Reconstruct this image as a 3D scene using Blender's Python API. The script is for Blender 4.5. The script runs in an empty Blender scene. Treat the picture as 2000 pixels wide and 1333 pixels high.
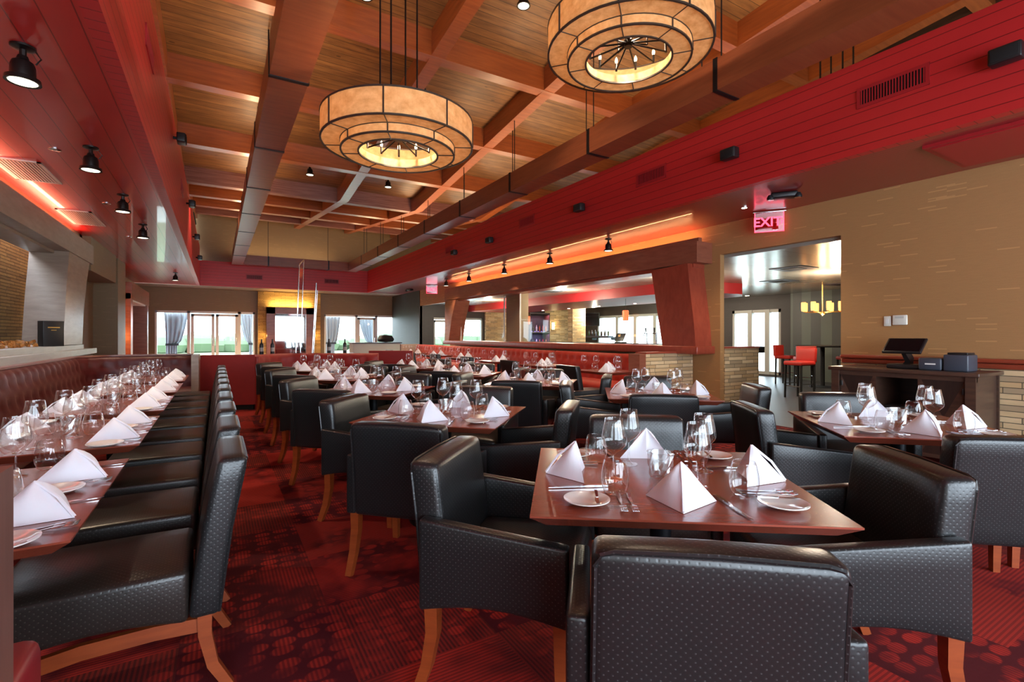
import bpy, bmesh, math, random
from mathutils import Vector, Matrix
random.seed(7)
PI = math.pi
sc = bpy.context.scene
col = sc.collection

# ------------------------------------------------------------------ helpers
def lin(r, g, b):
    f = lambda c: ((c / 255 + 0.055) / 1.055) ** 2.4 if c / 255 > 0.04045 else c / 255 / 12.92
    return (f(r), f(g), f(b), 1)

class MB:
    def __init__(s): s.v = []; s.f = []
    def add(s, vs, fs, fn=None):
        o = len(s.v)
        s.v += [tuple(fn(Vector(v))) if fn else tuple(v) for v in vs]
        s.f += [tuple(i + o for i in f) for f in fs]
        return s
    def box(s, lo, hi, fn=None):
        (a, b, c), (d, e, f) = lo, hi
        return s.add([(a,b,c),(d,b,c),(d,e,c),(a,e,c),(a,b,f),(d,b,f),(d,e,f),(a,e,f)],
                     [(0,3,2,1),(4,5,6,7),(0,1,5,4),(1,2,6,5),(2,3,7,6),(3,0,4,7)], fn)
    def obox(s, c, size, rz=0, ry=0, rx=0):
        m = Matrix.Translation(c) @ Matrix.Rotation(rz,4,'Z') @ Matrix.Rotation(ry,4,'Y') @ Matrix.Rotation(rx,4,'X')
        h = [x/2 for x in size]
        return s.box([-x for x in h], h, lambda p: m @ p)
    def quad(s, a, b, c, d): return s.add([a,b,c,d], [(0,1,2,3)])
    def prism(s, poly, lo, hi, axis='z', fn=None):
        n = len(poly)
        def P(p, t):
            return (p[0],p[1],t) if axis=='z' else ((t,p[0],p[1]) if axis=='x' else (p[0],t,p[1]))
        vs = [P(p,lo) for p in poly] + [P(p,hi) for p in poly]
        fs = [tuple(range(n-1,-1,-1)), tuple(range(n,2*n))] + [(i,(i+1)%n,(i+1)%n+n,i+n) for i in range(n)]
        return s.add(vs, fs, fn)
    def lathe(s, prof, n=20, c=(0,0,0), fn=None, cap=True):
        vs=[]; fs=[]; k=len(prof)
        for i in range(n):
            a=2*PI*i/n
            vs += [(c[0]+r*math.cos(a), c[1]+r*math.sin(a), c[2]+z) for r,z in prof]
        for i in range(n):
            j=(i+1)%n
            fs += [(i*k+q, j*k+q, j*k+q+1, i*k+q+1) for q in range(k-1)]
        return s.add(vs, fs, fn)
    def tube(s, pts, r, n=8, up=(0,0,1), sq=None, cap=True):
        pts=[Vector(p) for p in pts]; k=len(pts); vs=[]; fs=[]
        for i,p in enumerate(pts):
            t=(pts[min(i+1,k-1)]-pts[max(i-1,0)]).normalized()
            u=Vector(up)
            if abs(t.dot(u))>.95: u=Vector((0,1,0)) if abs(t.y)<.9 else Vector((1,0,0))
            a=t.cross(u).normalized(); b=a.cross(t).normalized()
            ri = r[i] if isinstance(r,(list,tuple)) else r
            if sq:
                w,h=(sq[i] if isinstance(sq[0],(list,tuple)) else sq)
                vs += [p+a*x*w/2+b*y*h/2 for x,y in ((-1,-1),(1,-1),(1,1),(-1,1))]
            else:
                vs += [p+a*ri*math.cos(2*PI*q/n)+b*ri*math.sin(2*PI*q/n) for q in range(n)]
        m=4 if sq else n
        for i in range(k-1):
            fs += [(i*m+q, i*m+(q+1)%m, (i+1)*m+(q+1)%m, (i+1)*m+q) for q in range(m)]
        if cap: fs += [tuple(range(m-1,-1,-1)), tuple(range((k-1)*m,k*m))]
        return s.add(vs, fs)
    def rbox(s, size, r, c=(0,0,0), n=(2,2,2), fn=None):
        ax=[]
        for sz,k in zip(size,n):
            a=sz/2; rr=min(r,a*.98)
            mid=[-a+rr+(2*a-2*rr)*i/k for i in range(k+1)]
            ax.append([-a,-a+.4*rr]+mid+[a-.4*rr,a])
        L=[len(x) for x in ax]; idx={}; vs=[]; fs=[]
        def V(i,j,k):
            if (i,j,k) not in idx:
                p=Vector((ax[0][i],ax[1][j],ax[2][k]))
                inn=Vector([max(-sz/2+min(r,sz/2*.98),min(sz/2-min(r,sz/2*.98),q)) for sz,q in zip(size,p)])
                d=p-inn
                if d.length>1e-9: p=inn+d.normalized()*min(r,min(size)/2*.98)*(1 if True else 0)
                p=p+Vector(c); idx[(i,j,k)]=len(vs); vs.append(fn(p) if fn else p)
            return idx[(i,j,k)]
        for i in range(L[0]-1):
            for j in range(L[1]-1):
                fs += [(V(i,j,0),V(i,j+1,0),V(i+1,j+1,0),V(i+1,j,0)), (V(i,j,L[2]-1),V(i+1,j,L[2]-1),V(i+1,j+1,L[2]-1),V(i,j+1,L[2]-1))]
        for i in range(L[0]-1):
            for k in range(L[2]-1):
                fs += [(V(i,0,k),V(i+1,0,k),V(i+1,0,k+1),V(i,0,k+1)), (V(i,L[1]-1,k),V(i,L[1]-1,k+1),V(i+1,L[1]-1,k+1),V(i+1,L[1]-1,k))]
        for j in range(L[1]-1):
            for k in range(L[2]-1):
                fs += [(V(0,j,k),V(0,j,k+1),V(0,j+1,k+1),V(0,j+1,k)), (V(L[0]-1,j,k),V(L[0]-1,j+1,k),V(L[0]-1,j+1,k+1),V(L[0]-1,j,k+1))]
        return s.add(vs, fs)
    def mesh(s, name, mat, angle=35, smooth=True):
        me=bpy.data.meshes.new(name); me.from_pydata(s.v,[],s.f); me.update()
        uv=me.uv_layers.new(name='UVMap').data
        for p in me.polygons:
            n=p.normal; a=max(range(3),key=lambda i:abs(n[i]))
            for li in p.loop_indices:
                x,y,z=me.vertices[me.loops[li].vertex_index].co
                uv[li].uv=(y,z) if a==0 else ((x,z) if a==1 else (x,y))
        if mat: me.materials.append(mat)
        if smooth:
            me.shade_smooth()
            me.set_sharp_from_angle(angle=math.radians(angle))
        return me
    def obj(s, name, mat, parent=None, **k):
        return put(name, s.mesh(name, mat, **k), parent)

def put(name, me, parent=None):
    o=bpy.data.objects.new(name, me); col.objects.link(o)
    if parent: o.parent=parent
    return o
LABELS={}
def tag(o, label, cat, group=None):
    o['label']=label; o['category']=cat
    if group: o['group']=group
    if label in LABELS: print('DUPLABEL', label)
    n=len(label.replace('-',' - ').split())
    if n>17 or len(label.split())<4: print('LABELLEN', n, label)
    LABELS[label]=1
    return o
def thing(name, label, cat, loc=(0,0,0), rz=0, group=None):
    o=bpy.data.objects.new(name, None); col.objects.link(o)
    o.location=loc; o.rotation_euler=(0,0,rz); o.empty_display_size=.1
    return tag(o,label,cat,group)
def struct(name, mb, mat, parent=None, **k):
    o=mb.obj(name, mat, parent, **k)
    if not parent: o['kind']='structure'
    return o
def children(o): return [c for c in o.children]
def dup(root, loc, rz, label, group=None, name=None):
    """a copy of a thing with copies of its parts and their sub-parts"""
    r=root.copy(); col.objects.link(r); r.location=loc; r.rotation_euler=(0,0,rz)
    tag(r,label,r['category'],group or r.get('group'))
    for ch in children(root):
        c=ch.copy(); col.objects.link(c); c.parent=r
        for g in children(ch):
            d=g.copy(); col.objects.link(d); d.parent=c
    return r
class Kind:
    """first use places the original, later uses place copies of it and of its parts"""
    def __init__(s, make): s.make=make; s.o=None
    def __call__(s, loc, rz, label, group):
        if s.o is None:
            s.o=s.make(); s.o.location=loc; s.o.rotation_euler=(0,0,rz); tag(s.o,label,s.o['category'],group)
            bpy.context.view_layer.update()
            return s.o
        return dup(s.o, loc, rz, label, group)
def root(name, cat):
    o=bpy.data.objects.new(name,None); col.objects.link(o); o['category']=cat; o.empty_display_size=.1
    return o

# ------------------------------------------------------------------ materials
def nt(name):
    m=bpy.data.materials.new(name); m.use_nodes=True
    t=m.node_tree; b=t.nodes['Principled BSDF']
    return m,t,b
def N(t, typ, **kw):
    n=t.nodes.new(typ)
    for k,v in kw.items():
        if k in n.inputs: n.inputs[k].default_value=v
        else: setattr(n,k,v)
    return n
def plain(name, c, rough=.5, metal=0, spec=.5, coat=0, emit=None, es=0, sheen=0):
    m,t,b=nt(name); b.inputs['Base Color'].default_value=c; b.inputs['Roughness'].default_value=rough
    b.inputs['Metallic'].default_value=metal; b.inputs['Specular IOR Level'].default_value=spec; b.inputs['Coat Weight'].default_value=coat
    b.inputs['Sheen Weight'].default_value=sheen
    if emit: b.inputs['Emission Color'].default_value=emit; b.inputs['Emission Strength'].default_value=es
    return m
def uvmap(t, scale=(1,1,1), rot=0, loc=(0,0,0), coord='UV'):
    tc=N(t,'ShaderNodeTexCoord'); mp=N(t,'ShaderNodeMapping'); mp.inputs['Scale'].default_value=scale
    mp.inputs['Rotation'].default_value=(0,0,rot); mp.inputs['Location'].default_value=loc
    t.links.new(tc.outputs[coord], mp.inputs['Vector']); return mp.outputs['Vector']
def ramp(t, fac, stops):
    r=N(t,'ShaderNodeValToRGB'); e=r.color_ramp.elements
    while len(e)<len(stops): e.new(.5)
    for q,(p,c) in zip(e,stops): q.position=p; q.color=c
    t.links.new(fac, r.inputs['Fac']); return r.outputs['Color']
def mth(t, op, a, b=None, c=None):
    n=N(t,'ShaderNodeMath',operation=op)
    for i,x in enumerate((a,b,c)):
        if x is None: continue
        if isinstance(x,(int,float)): n.inputs[i].default_value=x
        else: t.links.new(x,n.inputs[i])
    return n.outputs[0]
def mix(t, fac, a, b, mode='MIX'):
    n=N(t,'ShaderNodeMix',data_type='RGBA',blend_type=mode)
    for i,x in ((0,fac),(6,a),(7,b)):
        if isinstance(x,(int,float,tuple)): n.inputs[i].default_value=x
        else: t.links.new(x,n.inputs[i])
    return n.outputs[2]
def bump(t,b,h,strength=.3,dist=.01):
    n=N(t,'ShaderNodeBump'); n.inputs['Strength'].default_value=strength; n.inputs['Distance'].default_value=dist
    t.links.new(h,n.inputs['Height']); t.links.new(n.outputs[0],b.inputs['Normal'])
def noise(t, vec, scale, detail=3, rough=.5):
    n=N(t,'ShaderNodeTexNoise'); n.inputs['Scale'].default_value=scale; n.inputs['Detail'].default_value=detail; n.inputs['Roughness'].default_value=rough
    t.links.new(vec,n.inputs['Vector']); return n.outputs['Fac']
def wood(name, c1, c2, su=1.5, sv=14, rough=.4, coat=.2, planks=None, axis='v', groove=.012, knots=False, spec=.5):
    m,t,b=nt(name); v=uvmap(t,(su,sv,1)); f=noise(t,v,1.6,5,.6)
    c=ramp(t,f,[(.32,c1),(.68,c2)])
    f2=noise(t,uvmap(t,(.6,.6,1)),1.3,2)
    c=mix(t,mth(t,'MULTIPLY',f2,.35),c,tuple(x*.45 for x in c1[:3])+(1,))
    h=f
    if planks:
        sx=N(t,'ShaderNodeSeparateXYZ'); t.links.new(uvmap(t),sx.inputs[0])
        q=mth(t,'DIVIDE',sx.outputs[0 if axis=='u' else 1],planks)
        fr=mth(t,'FRACT',q); idx=mth(t,'FLOOR',q)
        wn=N(t,'ShaderNodeTexWhiteNoise',noise_dimensions='1D'); t.links.new(idx,wn.inputs['W'])
        c=mix(t,mth(t,'MULTIPLY',wn.outputs['Value'],.5),c,tuple(x*.62 for x in c1[:3])+(1,))
        g=mth(t,'GREATER_THAN',fr,groove/planks)
        c=mix(t,g,tuple(x*.22 for x in c1[:3])+(1,),c)
        h=g
    if knots:
        vo=N(t,'ShaderNodeTexVoronoi'); vo.inputs['Scale'].default_value=1; t.links.new(uvmap(t,(1.6,3.4,1)),vo.inputs['Vector'])
        k=mth(t,'LESS_THAN',vo.outputs['Distance'],.06); c=mix(t,mth(t,'MULTIPLY',k,.7),c,tuple(x*.3 for x in c1[:3])+(1,))
    t.links.new(c,b.inputs['Base Color']); b.inputs['Roughness'].default_value=rough; b.inputs['Coat Weight'].default_value=coat; b.inputs['Coat Roughness'].default_value=.25
    b.inputs['Specular IOR Level'].default_value=spec
    bump(t,b,h,.25,.006 if planks else .002)
    return m
def boards(name, c, planks, axis, rough=.35, groove=.008, dark=.35, coat=.0):
    m,t,b=nt(name)
    sx=N(t,'ShaderNodeSeparateXYZ'); t.links.new(uvmap(t),sx.inputs[0])
    fr=mth(t,'FRACT',mth(t,'DIVIDE',sx.outputs[0 if axis=='u' else 1],planks))
    g=mth(t,'GREATER_THAN',fr,groove/planks)
    f=noise(t,uvmap(t,(3,3,1)),1.2,3)
    cc=mix(t,mth(t,'MULTIPLY',f,.3),c,tuple(x*.6 for x in c[:3])+(1,))
    t.links.new(mix(t,g,tuple(x*dark for x in c[:3])+(1,),cc),b.inputs['Base Color'])
    b.inputs['Roughness'].default_value=rough; b.inputs['Coat Weight'].default_value=coat
    bump(t,b,g,.5,.006); return m
def stone(name, c1, c2, c3, bw=.32, rh=.06):
    m,t,b=nt(name)
    br=N(t,'ShaderNodeTexBrick',offset=.37,offset_frequency=2,squash=1.5,squash_frequency=3)
    for k,v in (('Scale',1),('Mortar Size',.004),('Mortar Smooth',.1),('Brick Width',bw),('Row Height',rh),('Bias',0)): br.inputs[k].default_value=v
    br.inputs['Color1'].default_value=(0,0,0,1); br.inputs['Color2'].default_value=(1,1,1,1); br.inputs['Mortar'].default_value=(.5,.5,.5,1)
    t.links.new(uvmap(t),br.inputs['Vector'])
    c=ramp(t,br.outputs['Color'],[(0,c1),(.5,c2),(1,c3)])
    f=noise(t,uvmap(t,(5,18,1)),1.5,4); c=mix(t,mth(t,'MULTIPLY',f,.55),c,tuple(x*.45 for x in c1[:3])+(1,))
    c=mix(t,br.outputs['Fac'],c,tuple(x*.12 for x in c1[:3])+(1,))
    t.links.new(c,b.inputs['Base Color']); b.inputs['Roughness'].default_value=.85
    h=mth(t,'ADD',mth(t,'MULTIPLY',br.outputs['Color'],.6),mth(t,'MULTIPLY',f,.5)); h=mth(t,'SUBTRACT',h,br.outputs['Fac'])
    bump(t,b,h,.7,.02); return m
def paper(name, c, streak=.25):
    m,t,b=nt(name)
    f=noise(t,uvmap(t,(6,70,1)),1.3,3); f2=noise(t,uvmap(t,(60,60,1)),2,2)
    cc=mix(t,mth(t,'MULTIPLY',f,.45),c,tuple(x*.55 for x in c[:3])+(1,))
    cc=mix(t,mth(t,'MULTIPLY',f2,.2),cc,tuple(min(1,x*1.8) for x in c[:3])+(1,))
    br=N(t,'ShaderNodeTexBrick',offset=.43,squash=1)
    for k,v in (('Scale',1),('Mortar Size',.0),('Brick Width',.17),('Row Height',.013)): br.inputs[k].default_value=v
    br.inputs['Color1'].default_value=(0,0,0,1); br.inputs['Color2'].default_value=(1,1,1,1)
    t.links.new(uvmap(t),br.inputs['Vector'])
    s=mth(t,'MULTIPLY',mth(t,'GREATER_THAN',br.outputs['Color'],.965),streak)
    cc=mix(t,s,cc,tuple(min(1,x*2.6+.03) for x in c[:3])+(1,))
    t.links.new(cc,b.inputs['Base Color']); b.inputs['Roughness'].default_value=.55; bump(t,b,f,.15,.004); return m
def leather(name, c, c2):
    m,t,b=nt(name)
    vo=N(t,'ShaderNodeTexVoronoi',voronoi_dimensions='2D'); vo.inputs['Randomness'].default_value=0; vo.inputs['Scale'].default_value=1
    t.links.new(uvmap(t,(68,68,1),PI/4),vo.inputs['Vector'])
    d=mth(t,'LESS_THAN',vo.outputs['Distance'],.13)
    t.links.new(mix(t,d,c,c2),b.inputs['Base Color'])
    f=noise(t,uvmap(t,(40,40,1)),4,2)
    b.inputs['Roughness'].default_value=.31; b.inputs['Specular IOR Level'].default_value=.52
    b.inputs['Coat Weight'].default_value=.0
    h=mth(t,'ADD',mth(t,'SMOOTH_MIN',vo.outputs['Distance'],.3,.1),mth(t,'MULTIPLY',f,.05))
    bump(t,b,h,.25,.005); return m
def velvet(name, c, rough=.55, sheen=.4):
    m,t,b=nt(name); f=noise(t,uvmap(t,(9,9,1)),1.5,3)
    t.links.new(mix(t,mth(t,'MULTIPLY',f,.5),c,tuple(x*.5 for x in c[:3])+(1,)),b.inputs['Base Color'])
    b.inputs['Roughness'].default_value=rough; b.inputs['Sheen Weight'].default_value=sheen; b.inputs['Sheen Roughness'].default_value=.35
    b.inputs['Sheen Tint'].default_value=(1,.5,.35,1); return m
def clear(name, tint=(1,1,1,1), lo=.04, hi=.75, rough=.02):
    m=bpy.data.materials.new(name); m.use_nodes=True; t=m.node_tree; t.nodes.clear()
    o=N(t,'ShaderNodeOutputMaterial'); tr=N(t,'ShaderNodeBsdfTransparent'); gl=N(t,'ShaderNodeBsdfGlossy'); mx=N(t,'ShaderNodeMixShader')
    tr.inputs[0].default_value=tint; gl.inputs[0].default_value=(1,1,1,1); gl.inputs['Roughness'].default_value=rough
    lw=N(t,'ShaderNodeLayerWeight'); lw.inputs['Blend'].default_value=.5
    p=mth(t,'POWER',lw.outputs['Facing'],2.5); f=mth(t,'MULTIPLY_ADD',p,hi-lo,lo)
    t.links.new(f,mx.inputs[0]); t.links.new(tr.outputs[0],mx.inputs[1]); t.links.new(gl.outputs[0],mx.inputs[2]); t.links.new(mx.outputs[0],o.inputs[0])
    return m
def glow(name, c, s): return plain(name,c,.5,emit=c,es=s)
def carpet(name):
    m,t,b=nt(name); T=.6
    pos=uvmap(t,(1/T,1/T,1),0,(-.46/T,-3.1/T,0))
    fl=N(t,'ShaderNodeVectorMath',operation='FLOOR'); t.links.new(pos,fl.inputs[0])
    wn=N(t,'ShaderNodeTexWhiteNoise',noise_dimensions='2D'); t.links.new(fl.outputs[0],wn.inputs['Vector'])
    rnd=wn.outputs['Value']; sep=N(t,'ShaderNodeSeparateColor'); t.links.new(wn.outputs['Color'],sep.inputs[0])
    xyz=N(t,'ShaderNodeSeparateXYZ'); t.links.new(pos,xyz.inputs[0])
    sel=mth(t,'GREATER_THAN',sep.outputs[0],.5)
    co=N(t,'ShaderNodeMix',data_type='FLOAT'); t.links.new(sel,co.inputs[0]); t.links.new(xyz.outputs[0],co.inputs[2]); t.links.new(xyz.outputs[1],co.inputs[3])
    co2=N(t,'ShaderNodeMix',data_type='FLOAT'); t.links.new(sel,co2.inputs[0]); t.links.new(xyz.outputs[1],co2.inputs[2]); t.links.new(xyz.outputs[0],co2.inputs[3])
    ln=mth(t,'FRACT',mth(t,'MULTIPLY',co.outputs[0],34)); line=mth(t,'LESS_THAN',ln,.5)
    # dots on a grid
    vo=N(t,'ShaderNodeTexVoronoi',voronoi_dimensions='2D'); vo.inputs['Randomness'].default_value=.35; vo.inputs['Scale'].default_value=1
    t.links.new(uvmap(t,(9,13,1)),vo.inputs['Vector'])
    def soft(x,a,b_):
        n=N(t,'ShaderNodeMapRange',interpolation_type='SMOOTHSTEP'); t.links.new(x,n.inputs['Value'])
        for i,vv in ((1,a),(2,b_),(3,0),(4,1)): n.inputs[i].default_value=vv
        return n.outputs[0]
    dot=soft(vo.outputs['Distance'],.47,.35)
    dcol=N(t,'ShaderNodeSeparateColor'); t.links.new(vo.outputs['Color'],dcol.inputs[0])
    dot=mth(t,'MULTIPLY',dot,mth(t,'MULTIPLY_ADD',dcol.outputs[0],.5,.55))
    blot=noise(t,uvmap(t,(1.3,1.3,1)),1.5,3,.6); blot2=noise(t,uvmap(t,(3.2,3.2,1),0,(5,3,0)),1.6,2)
    dotmask=mth(t,'MULTIPLY',dot,soft(blot2,.38,.58))
    zone=mth(t,'MULTIPLY',soft(mth(t,'ADD',mth(t,'MULTIPLY',rnd,.55),blot),.76,.94),.95)
    dark=lin(88,20,28); deep=lin(58,14,26); red=lin(184,48,38); brn=lin(104,46,34)
    base=mix(t,blot,dark,deep)
    base=mix(t,mth(t,'MULTIPLY',sep.outputs[1],.45),base,brn)
    redv=mix(t,mth(t,'MULTIPLY',sep.outputs[2],.5),red,lin(124,44,34))
    area=mth(t,'MAXIMUM',dotmask,zone)
    k=mth(t,'MULTIPLY',area,mth(t,'MULTIPLY_ADD',line,.55,.4))
    k=mth(t,'MAXIMUM',k,mth(t,'MULTIPLY',line,mth(t,'MULTIPLY',mth(t,'GREATER_THAN',sep.outputs[1],.7),.35)))
    c=mix(t,k,base,redv)
    t.links.new(c,b.inputs['Base Color']); b.inputs['Roughness'].default_value=.95; b.inputs['Specular IOR Level'].default_value=.15
    bump(t,b,mth(t,'ADD',line,noise(t,uvmap(t,(300,300,1)),1,1)),.3,.004); return m

M={}
M['carpet']=carpet('carpet_tiles')
M['leather']=leather('dimpled_leather',lin(29,30,31),lin(66,66,66))
M['seat_leather']=leather('dimpled_leather_seat',lin(40,34,31),lin(70,64,58))
M['chair_wood']=wood('honey_wood',lin(134,56,22),lin(158,72,30),3,22,.4,.3)
M['table_wood']=wood('table_laminate',lin(140,64,46),lin(152,72,52),2,16,.22,.5)
M['black_metal']=plain('black_metal',lin(28,30,34),.4,.6)
M['ring_bronze']=plain('brushed_bronze',lin(74,64,56),.4,.5)
M['bronze']=plain('oiled_bronze',lin(38,32,30),.35,.7)
M['napkin']=plain('white_linen',lin(238,240,248),.8,sheen=.2)
M['china']=plain('white_china',lin(238,236,230),.12,coat=.5)
M['steel']=plain('polished_steel',lin(200,200,202),.14,1)
M['chrome']=plain('chrome',lin(210,212,216),.12,1)
M['glass']=clear('glass_ware',(.985,.99,.985,1),.06,.9)
M['crystal']=clear('crystal',(.93,.95,.95,1),.22,.9,.05)
M['pane']=clear('window_pane',(.96,.985,.975,1),.01,.09)
M['acrylic']=clear('acrylic_sheet',(.93,.95,.96,1),.06,.5)
M['red_v']=boards('red_boards_horizontal',lin(192,40,42),.11,'v',.42)
M['red_u']=boards('red_boards_wide',lin(188,42,38),.17,'u',.3,.008,.4,.3)
M['red_un']=boards('red_boards_narrow',lin(150,44,44),.06,'u',.3,.006,.4,.3)
M['red']=plain('red_paint',lin(160,30,36),.45)
M['plank']=wood('ceiling_planks',lin(112,72,40),lin(168,116,66),1.2,9,.5,.1,.14,'v',.008,True)
M['beam']=wood('beam_wood',lin(134,64,28),lin(166,86,40),1.2,12,.32,.3)
M['hung']=wood('hung_beam_wood',lin(124,62,36),lin(148,80,48),1,9,.35,.3)
M['weathered']=wood('weathered_beam_wood',lin(110,52,42),lin(150,100,86),.9,26,.5,.1)
M['frame_wood']=wood('frame_wood',lin(134,74,54),lin(158,94,70),2,9,.4,.2)
M['frame_red']=wood('red_frame_wood',lin(146,58,40),lin(168,76,54),7,3,.38,.25)
M['ash']=wood('grey_brown_wood',lin(136,114,98),lin(158,136,118),2,9,.45,.15)
M['post_wood']=wood('divider_wood',lin(110,74,66),lin(134,92,82),14,1.6,.4,.2)
M['trim_red']=wood('trim_wood',lin(150,62,40),lin(170,76,52),2,14,.35,.3)
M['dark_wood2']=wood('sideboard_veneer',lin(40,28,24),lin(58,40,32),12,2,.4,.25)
M['dark_wood']=wood('sideboard_wood',lin(62,42,34),lin(86,60,46),2,16,.4,.25)
M['paper']=paper('gold_brown_wallpaper',lin(170,126,80),.2)
M['paper2']=paper('olive_brown_wallpaper',lin(128,104,72),.1)
M['dark_paper']=paper('charcoal_wallpaper',lin(46,42,40),.1)
M['stone']=stone('stacked_stone',lin(238,210,164),lin(212,172,120),lin(164,142,114))
M['stone2']=stone('warm_stacked_stone',lin(176,136,78),lin(204,164,98),lin(150,118,72),.4,.05)
M['ledge']=wood('pale_ledge',lin(158,150,142),lin(176,168,158),2,10,.4,.1)
M['velvet_dark']=velvet('wine_velvet',lin(84,13,17),.5,.15)
M['velvet_red']=velvet('red_velvet',lin(150,30,26))
M['velvet_orange']=velvet('orange_red_velvet',lin(184,48,32))
M['red_vinyl']=plain('red_vinyl',lin(134,28,36),.4)
M['stool_red']=plain('stool_red_vinyl',lin(178,40,32),.45)
M['white']=plain('white_paint',lin(226,228,224),.45)
M['grey_frame']=plain('grey_window_frame',lin(170,172,166),.45)
M['plastic']=plain('white_plastic',lin(224,222,210),.4)
M['black']=plain('black_plastic',lin(24,24,26),.4)
M['pos_grey']=plain('slate_plastic',lin(62,68,80),.4)
M['screen']=plain('dark_screen',lin(14,16,18),.12)
M['dark']=plain('dark_void',lin(12,11,12),.8)
M['tile']=boards('dark_floor_tile',lin(54,52,52),.45,'v',.42,.006,.5)
M['bar_ceiling']=boards('pale_gloss_ceiling',lin(150,146,136),.6,'v',.22,.006,.25)
M['mirror']=plain('mirror',lin(225,228,226),.03,1)
M['curtain']=plain('pale_curtain',lin(168,176,196),.8)
M['lawn']=plain('lawn_green',lin(104,118,84),.9)
M['hedge']=plain('hedge_green',lin(86,102,76),.9)
M['stucco']=plain('pale_stucco',lin(196,200,190),.9)
M['gold']=plain('gold_foil',lin(196,160,90),.35,.8)
M['vent']=plain('grey_vent',lin(196,196,186),.5)
M['led']=glow('lamp_white',(1,.86,.62,1),14)
M['led2']=glow('lamp_lens',(1,.93,.7,1),2)
M['bulb']=glow('candle_bulb',(1,.78,.42,1),8)
M['exit']=glow('exit_red',(1,.05,.1,1),2.2)
M['exit_panel']=clear('exit_panel',(1,.45,.5,1),.1,.6)
M['pend']=glow('red_glass_pendant',(1,.12,.04,1),1.0)
M['sconce']=glow('sconce_glow',(1,.72,.35,1),3)
M['amber']=glow('amber_tube',(1,.42,.1,1),1.5)
M['cove_red']=glow('cove_strip_red',(1,.13,.06,1),6)
M['cove_orange']=glow('cove_strip_orange',(1,.22,.05,1),6)
M['jamb_glow']=glow('amber_jamb_strip',(1,.36,.06,1),2.6)
M['shelf_glow']=glow('violet_shelf_light',(.35,.22,1,1),2.2)
def shade_mat():
    m,t,b=nt('parchment_shade'); f=noise(t,uvmap(t,(5,5,1)),2.2,5,.65)
    c=ramp(t,f,[(.3,lin(200,150,92)),(.7,lin(232,196,140))]); t.links.new(c,b.inputs['Base Color'])
    b.inputs['Roughness'].default_value=.7
    t.links.new(mix(t,.5,c,(1,.55,.22,1),'MULTIPLY'),b.inputs['Emission Color']); b.inputs['Emission Strength'].default_value=.3
    tl=N(t,'ShaderNodeBsdfTranslucent'); t.links.new(c,tl.inputs[0]); mx=N(t,'ShaderNodeMixShader'); mx.inputs[0].default_value=.45
    o=t.nodes['Material Output']; t.links.new(b.outputs[0],mx.inputs[1]); t.links.new(tl.outputs[0],mx.inputs[2]); t.links.new(mx.outputs[0],o.inputs[0])
    return m
M['shade']=shade_mat()
def stripes_mat():
    m,t,b=nt('striped_wallpaper'); sx=N(t,'ShaderNodeSeparateXYZ'); t.links.new(uvmap(t),sx.inputs[0])
    g=mth(t,'GREATER_THAN',mth(t,'FRACT',mth(t,'DIVIDE',sx.outputs[0],.62)),.5)
    t.links.new(mix(t,g,lin(46,50,46),lin(74,84,74)),b.inputs['Base Color']); b.inputs['Roughness'].default_value=.5; return m
M['stripes']=stripes_mat()
def fire_mat():
    m,t,b=nt('amber_fire_glass'); vo=N(t,'ShaderNodeTexVoronoi'); t.links.new(uvmap(t,(60,60,60),coord='Object'),vo.inputs['Vector'])
    c=ramp(t,vo.outputs['Distance'],[(.1,lin(255,190,110)),(.6,lin(120,60,20))]); t.links.new(c,b.inputs['Base Color']); b.inputs['Roughness'].default_value=.1
    return m
M['fire']=fire_mat()

# ------------------------------------------------------------------ lights
def light(kind, name, loc, energy, color=(1,1,1), size=.1, rot=None, sy=None, spot=None, target=None):
    d=bpy.data.lights.new(name,kind); d.energy=energy; d.color=color
    if kind=='AREA':
        d.size=size
        if sy: d.shape='RECTANGLE'; d.size_y=sy
    else: d.shadow_soft_size=size
    if spot: d.spot_size=math.radians(spot); d.spot_blend=.6
    o=bpy.data.objects.new(name,d); col.objects.link(o); o.location=loc
    if rot: o.rotation_euler=rot
    if target is not None: o.rotation_euler=(Vector(target)-Vector(loc)).to_track_quat('-Z','Y').to_euler()
    return o

# ------------------------------------------------------------------ camera and world
cam=bpy.data.cameras.new('camera'); cam.sensor_width=36; cam.lens=959/2000*36; cam.shift_y=-11.5/2000; cam.clip_start=.05
co=bpy.data.objects.new('camera',cam); col.objects.link(co); co.location=(0,0,1.32); co.rotation_euler=(PI/2,0,-math.radians(30.95)); sc.camera=co
w=bpy.data.worlds.new('sky'); sc.world=w; w.use_nodes=True
bg=w.node_tree.nodes['Background']; bg.inputs[0].default_value=(.74,.87,1,1); bg.inputs[1].default_value=8
sc.view_settings.view_transform='Standard'; sc.view_settings.look='None'; sc.view_settings.gamma=1; sc.view_settings.use_curve_mapping=False
sc.view_settings.exposure=0.78
cy=sc.cycles; cy.use_denoising=True; cy.max_bounces=10; cy.transparent_max_bounces=24; cy.diffuse_bounces=4; cy.glossy_bounces=4; cy.sample_clamp_indirect=6
cy.caustics_reflective=False; cy.caustics_refractive=False

# ------------------------------------------------------------------ the setting
XL,XR,XS0,XS1,YF,YS,ZS=-2.1,7.0,-.55,5.45,22.5,21.0,3.12
YN=-3.6
WT=.18
struct('floor', MB().box((-2.6,YN,-.1),(XR+.02,YF+.2,0)), M['carpet'])
struct('floor_bar', MB().box((XR+.021,2.2,-.1),(18,19.2,0)), M['tile'])
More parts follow.
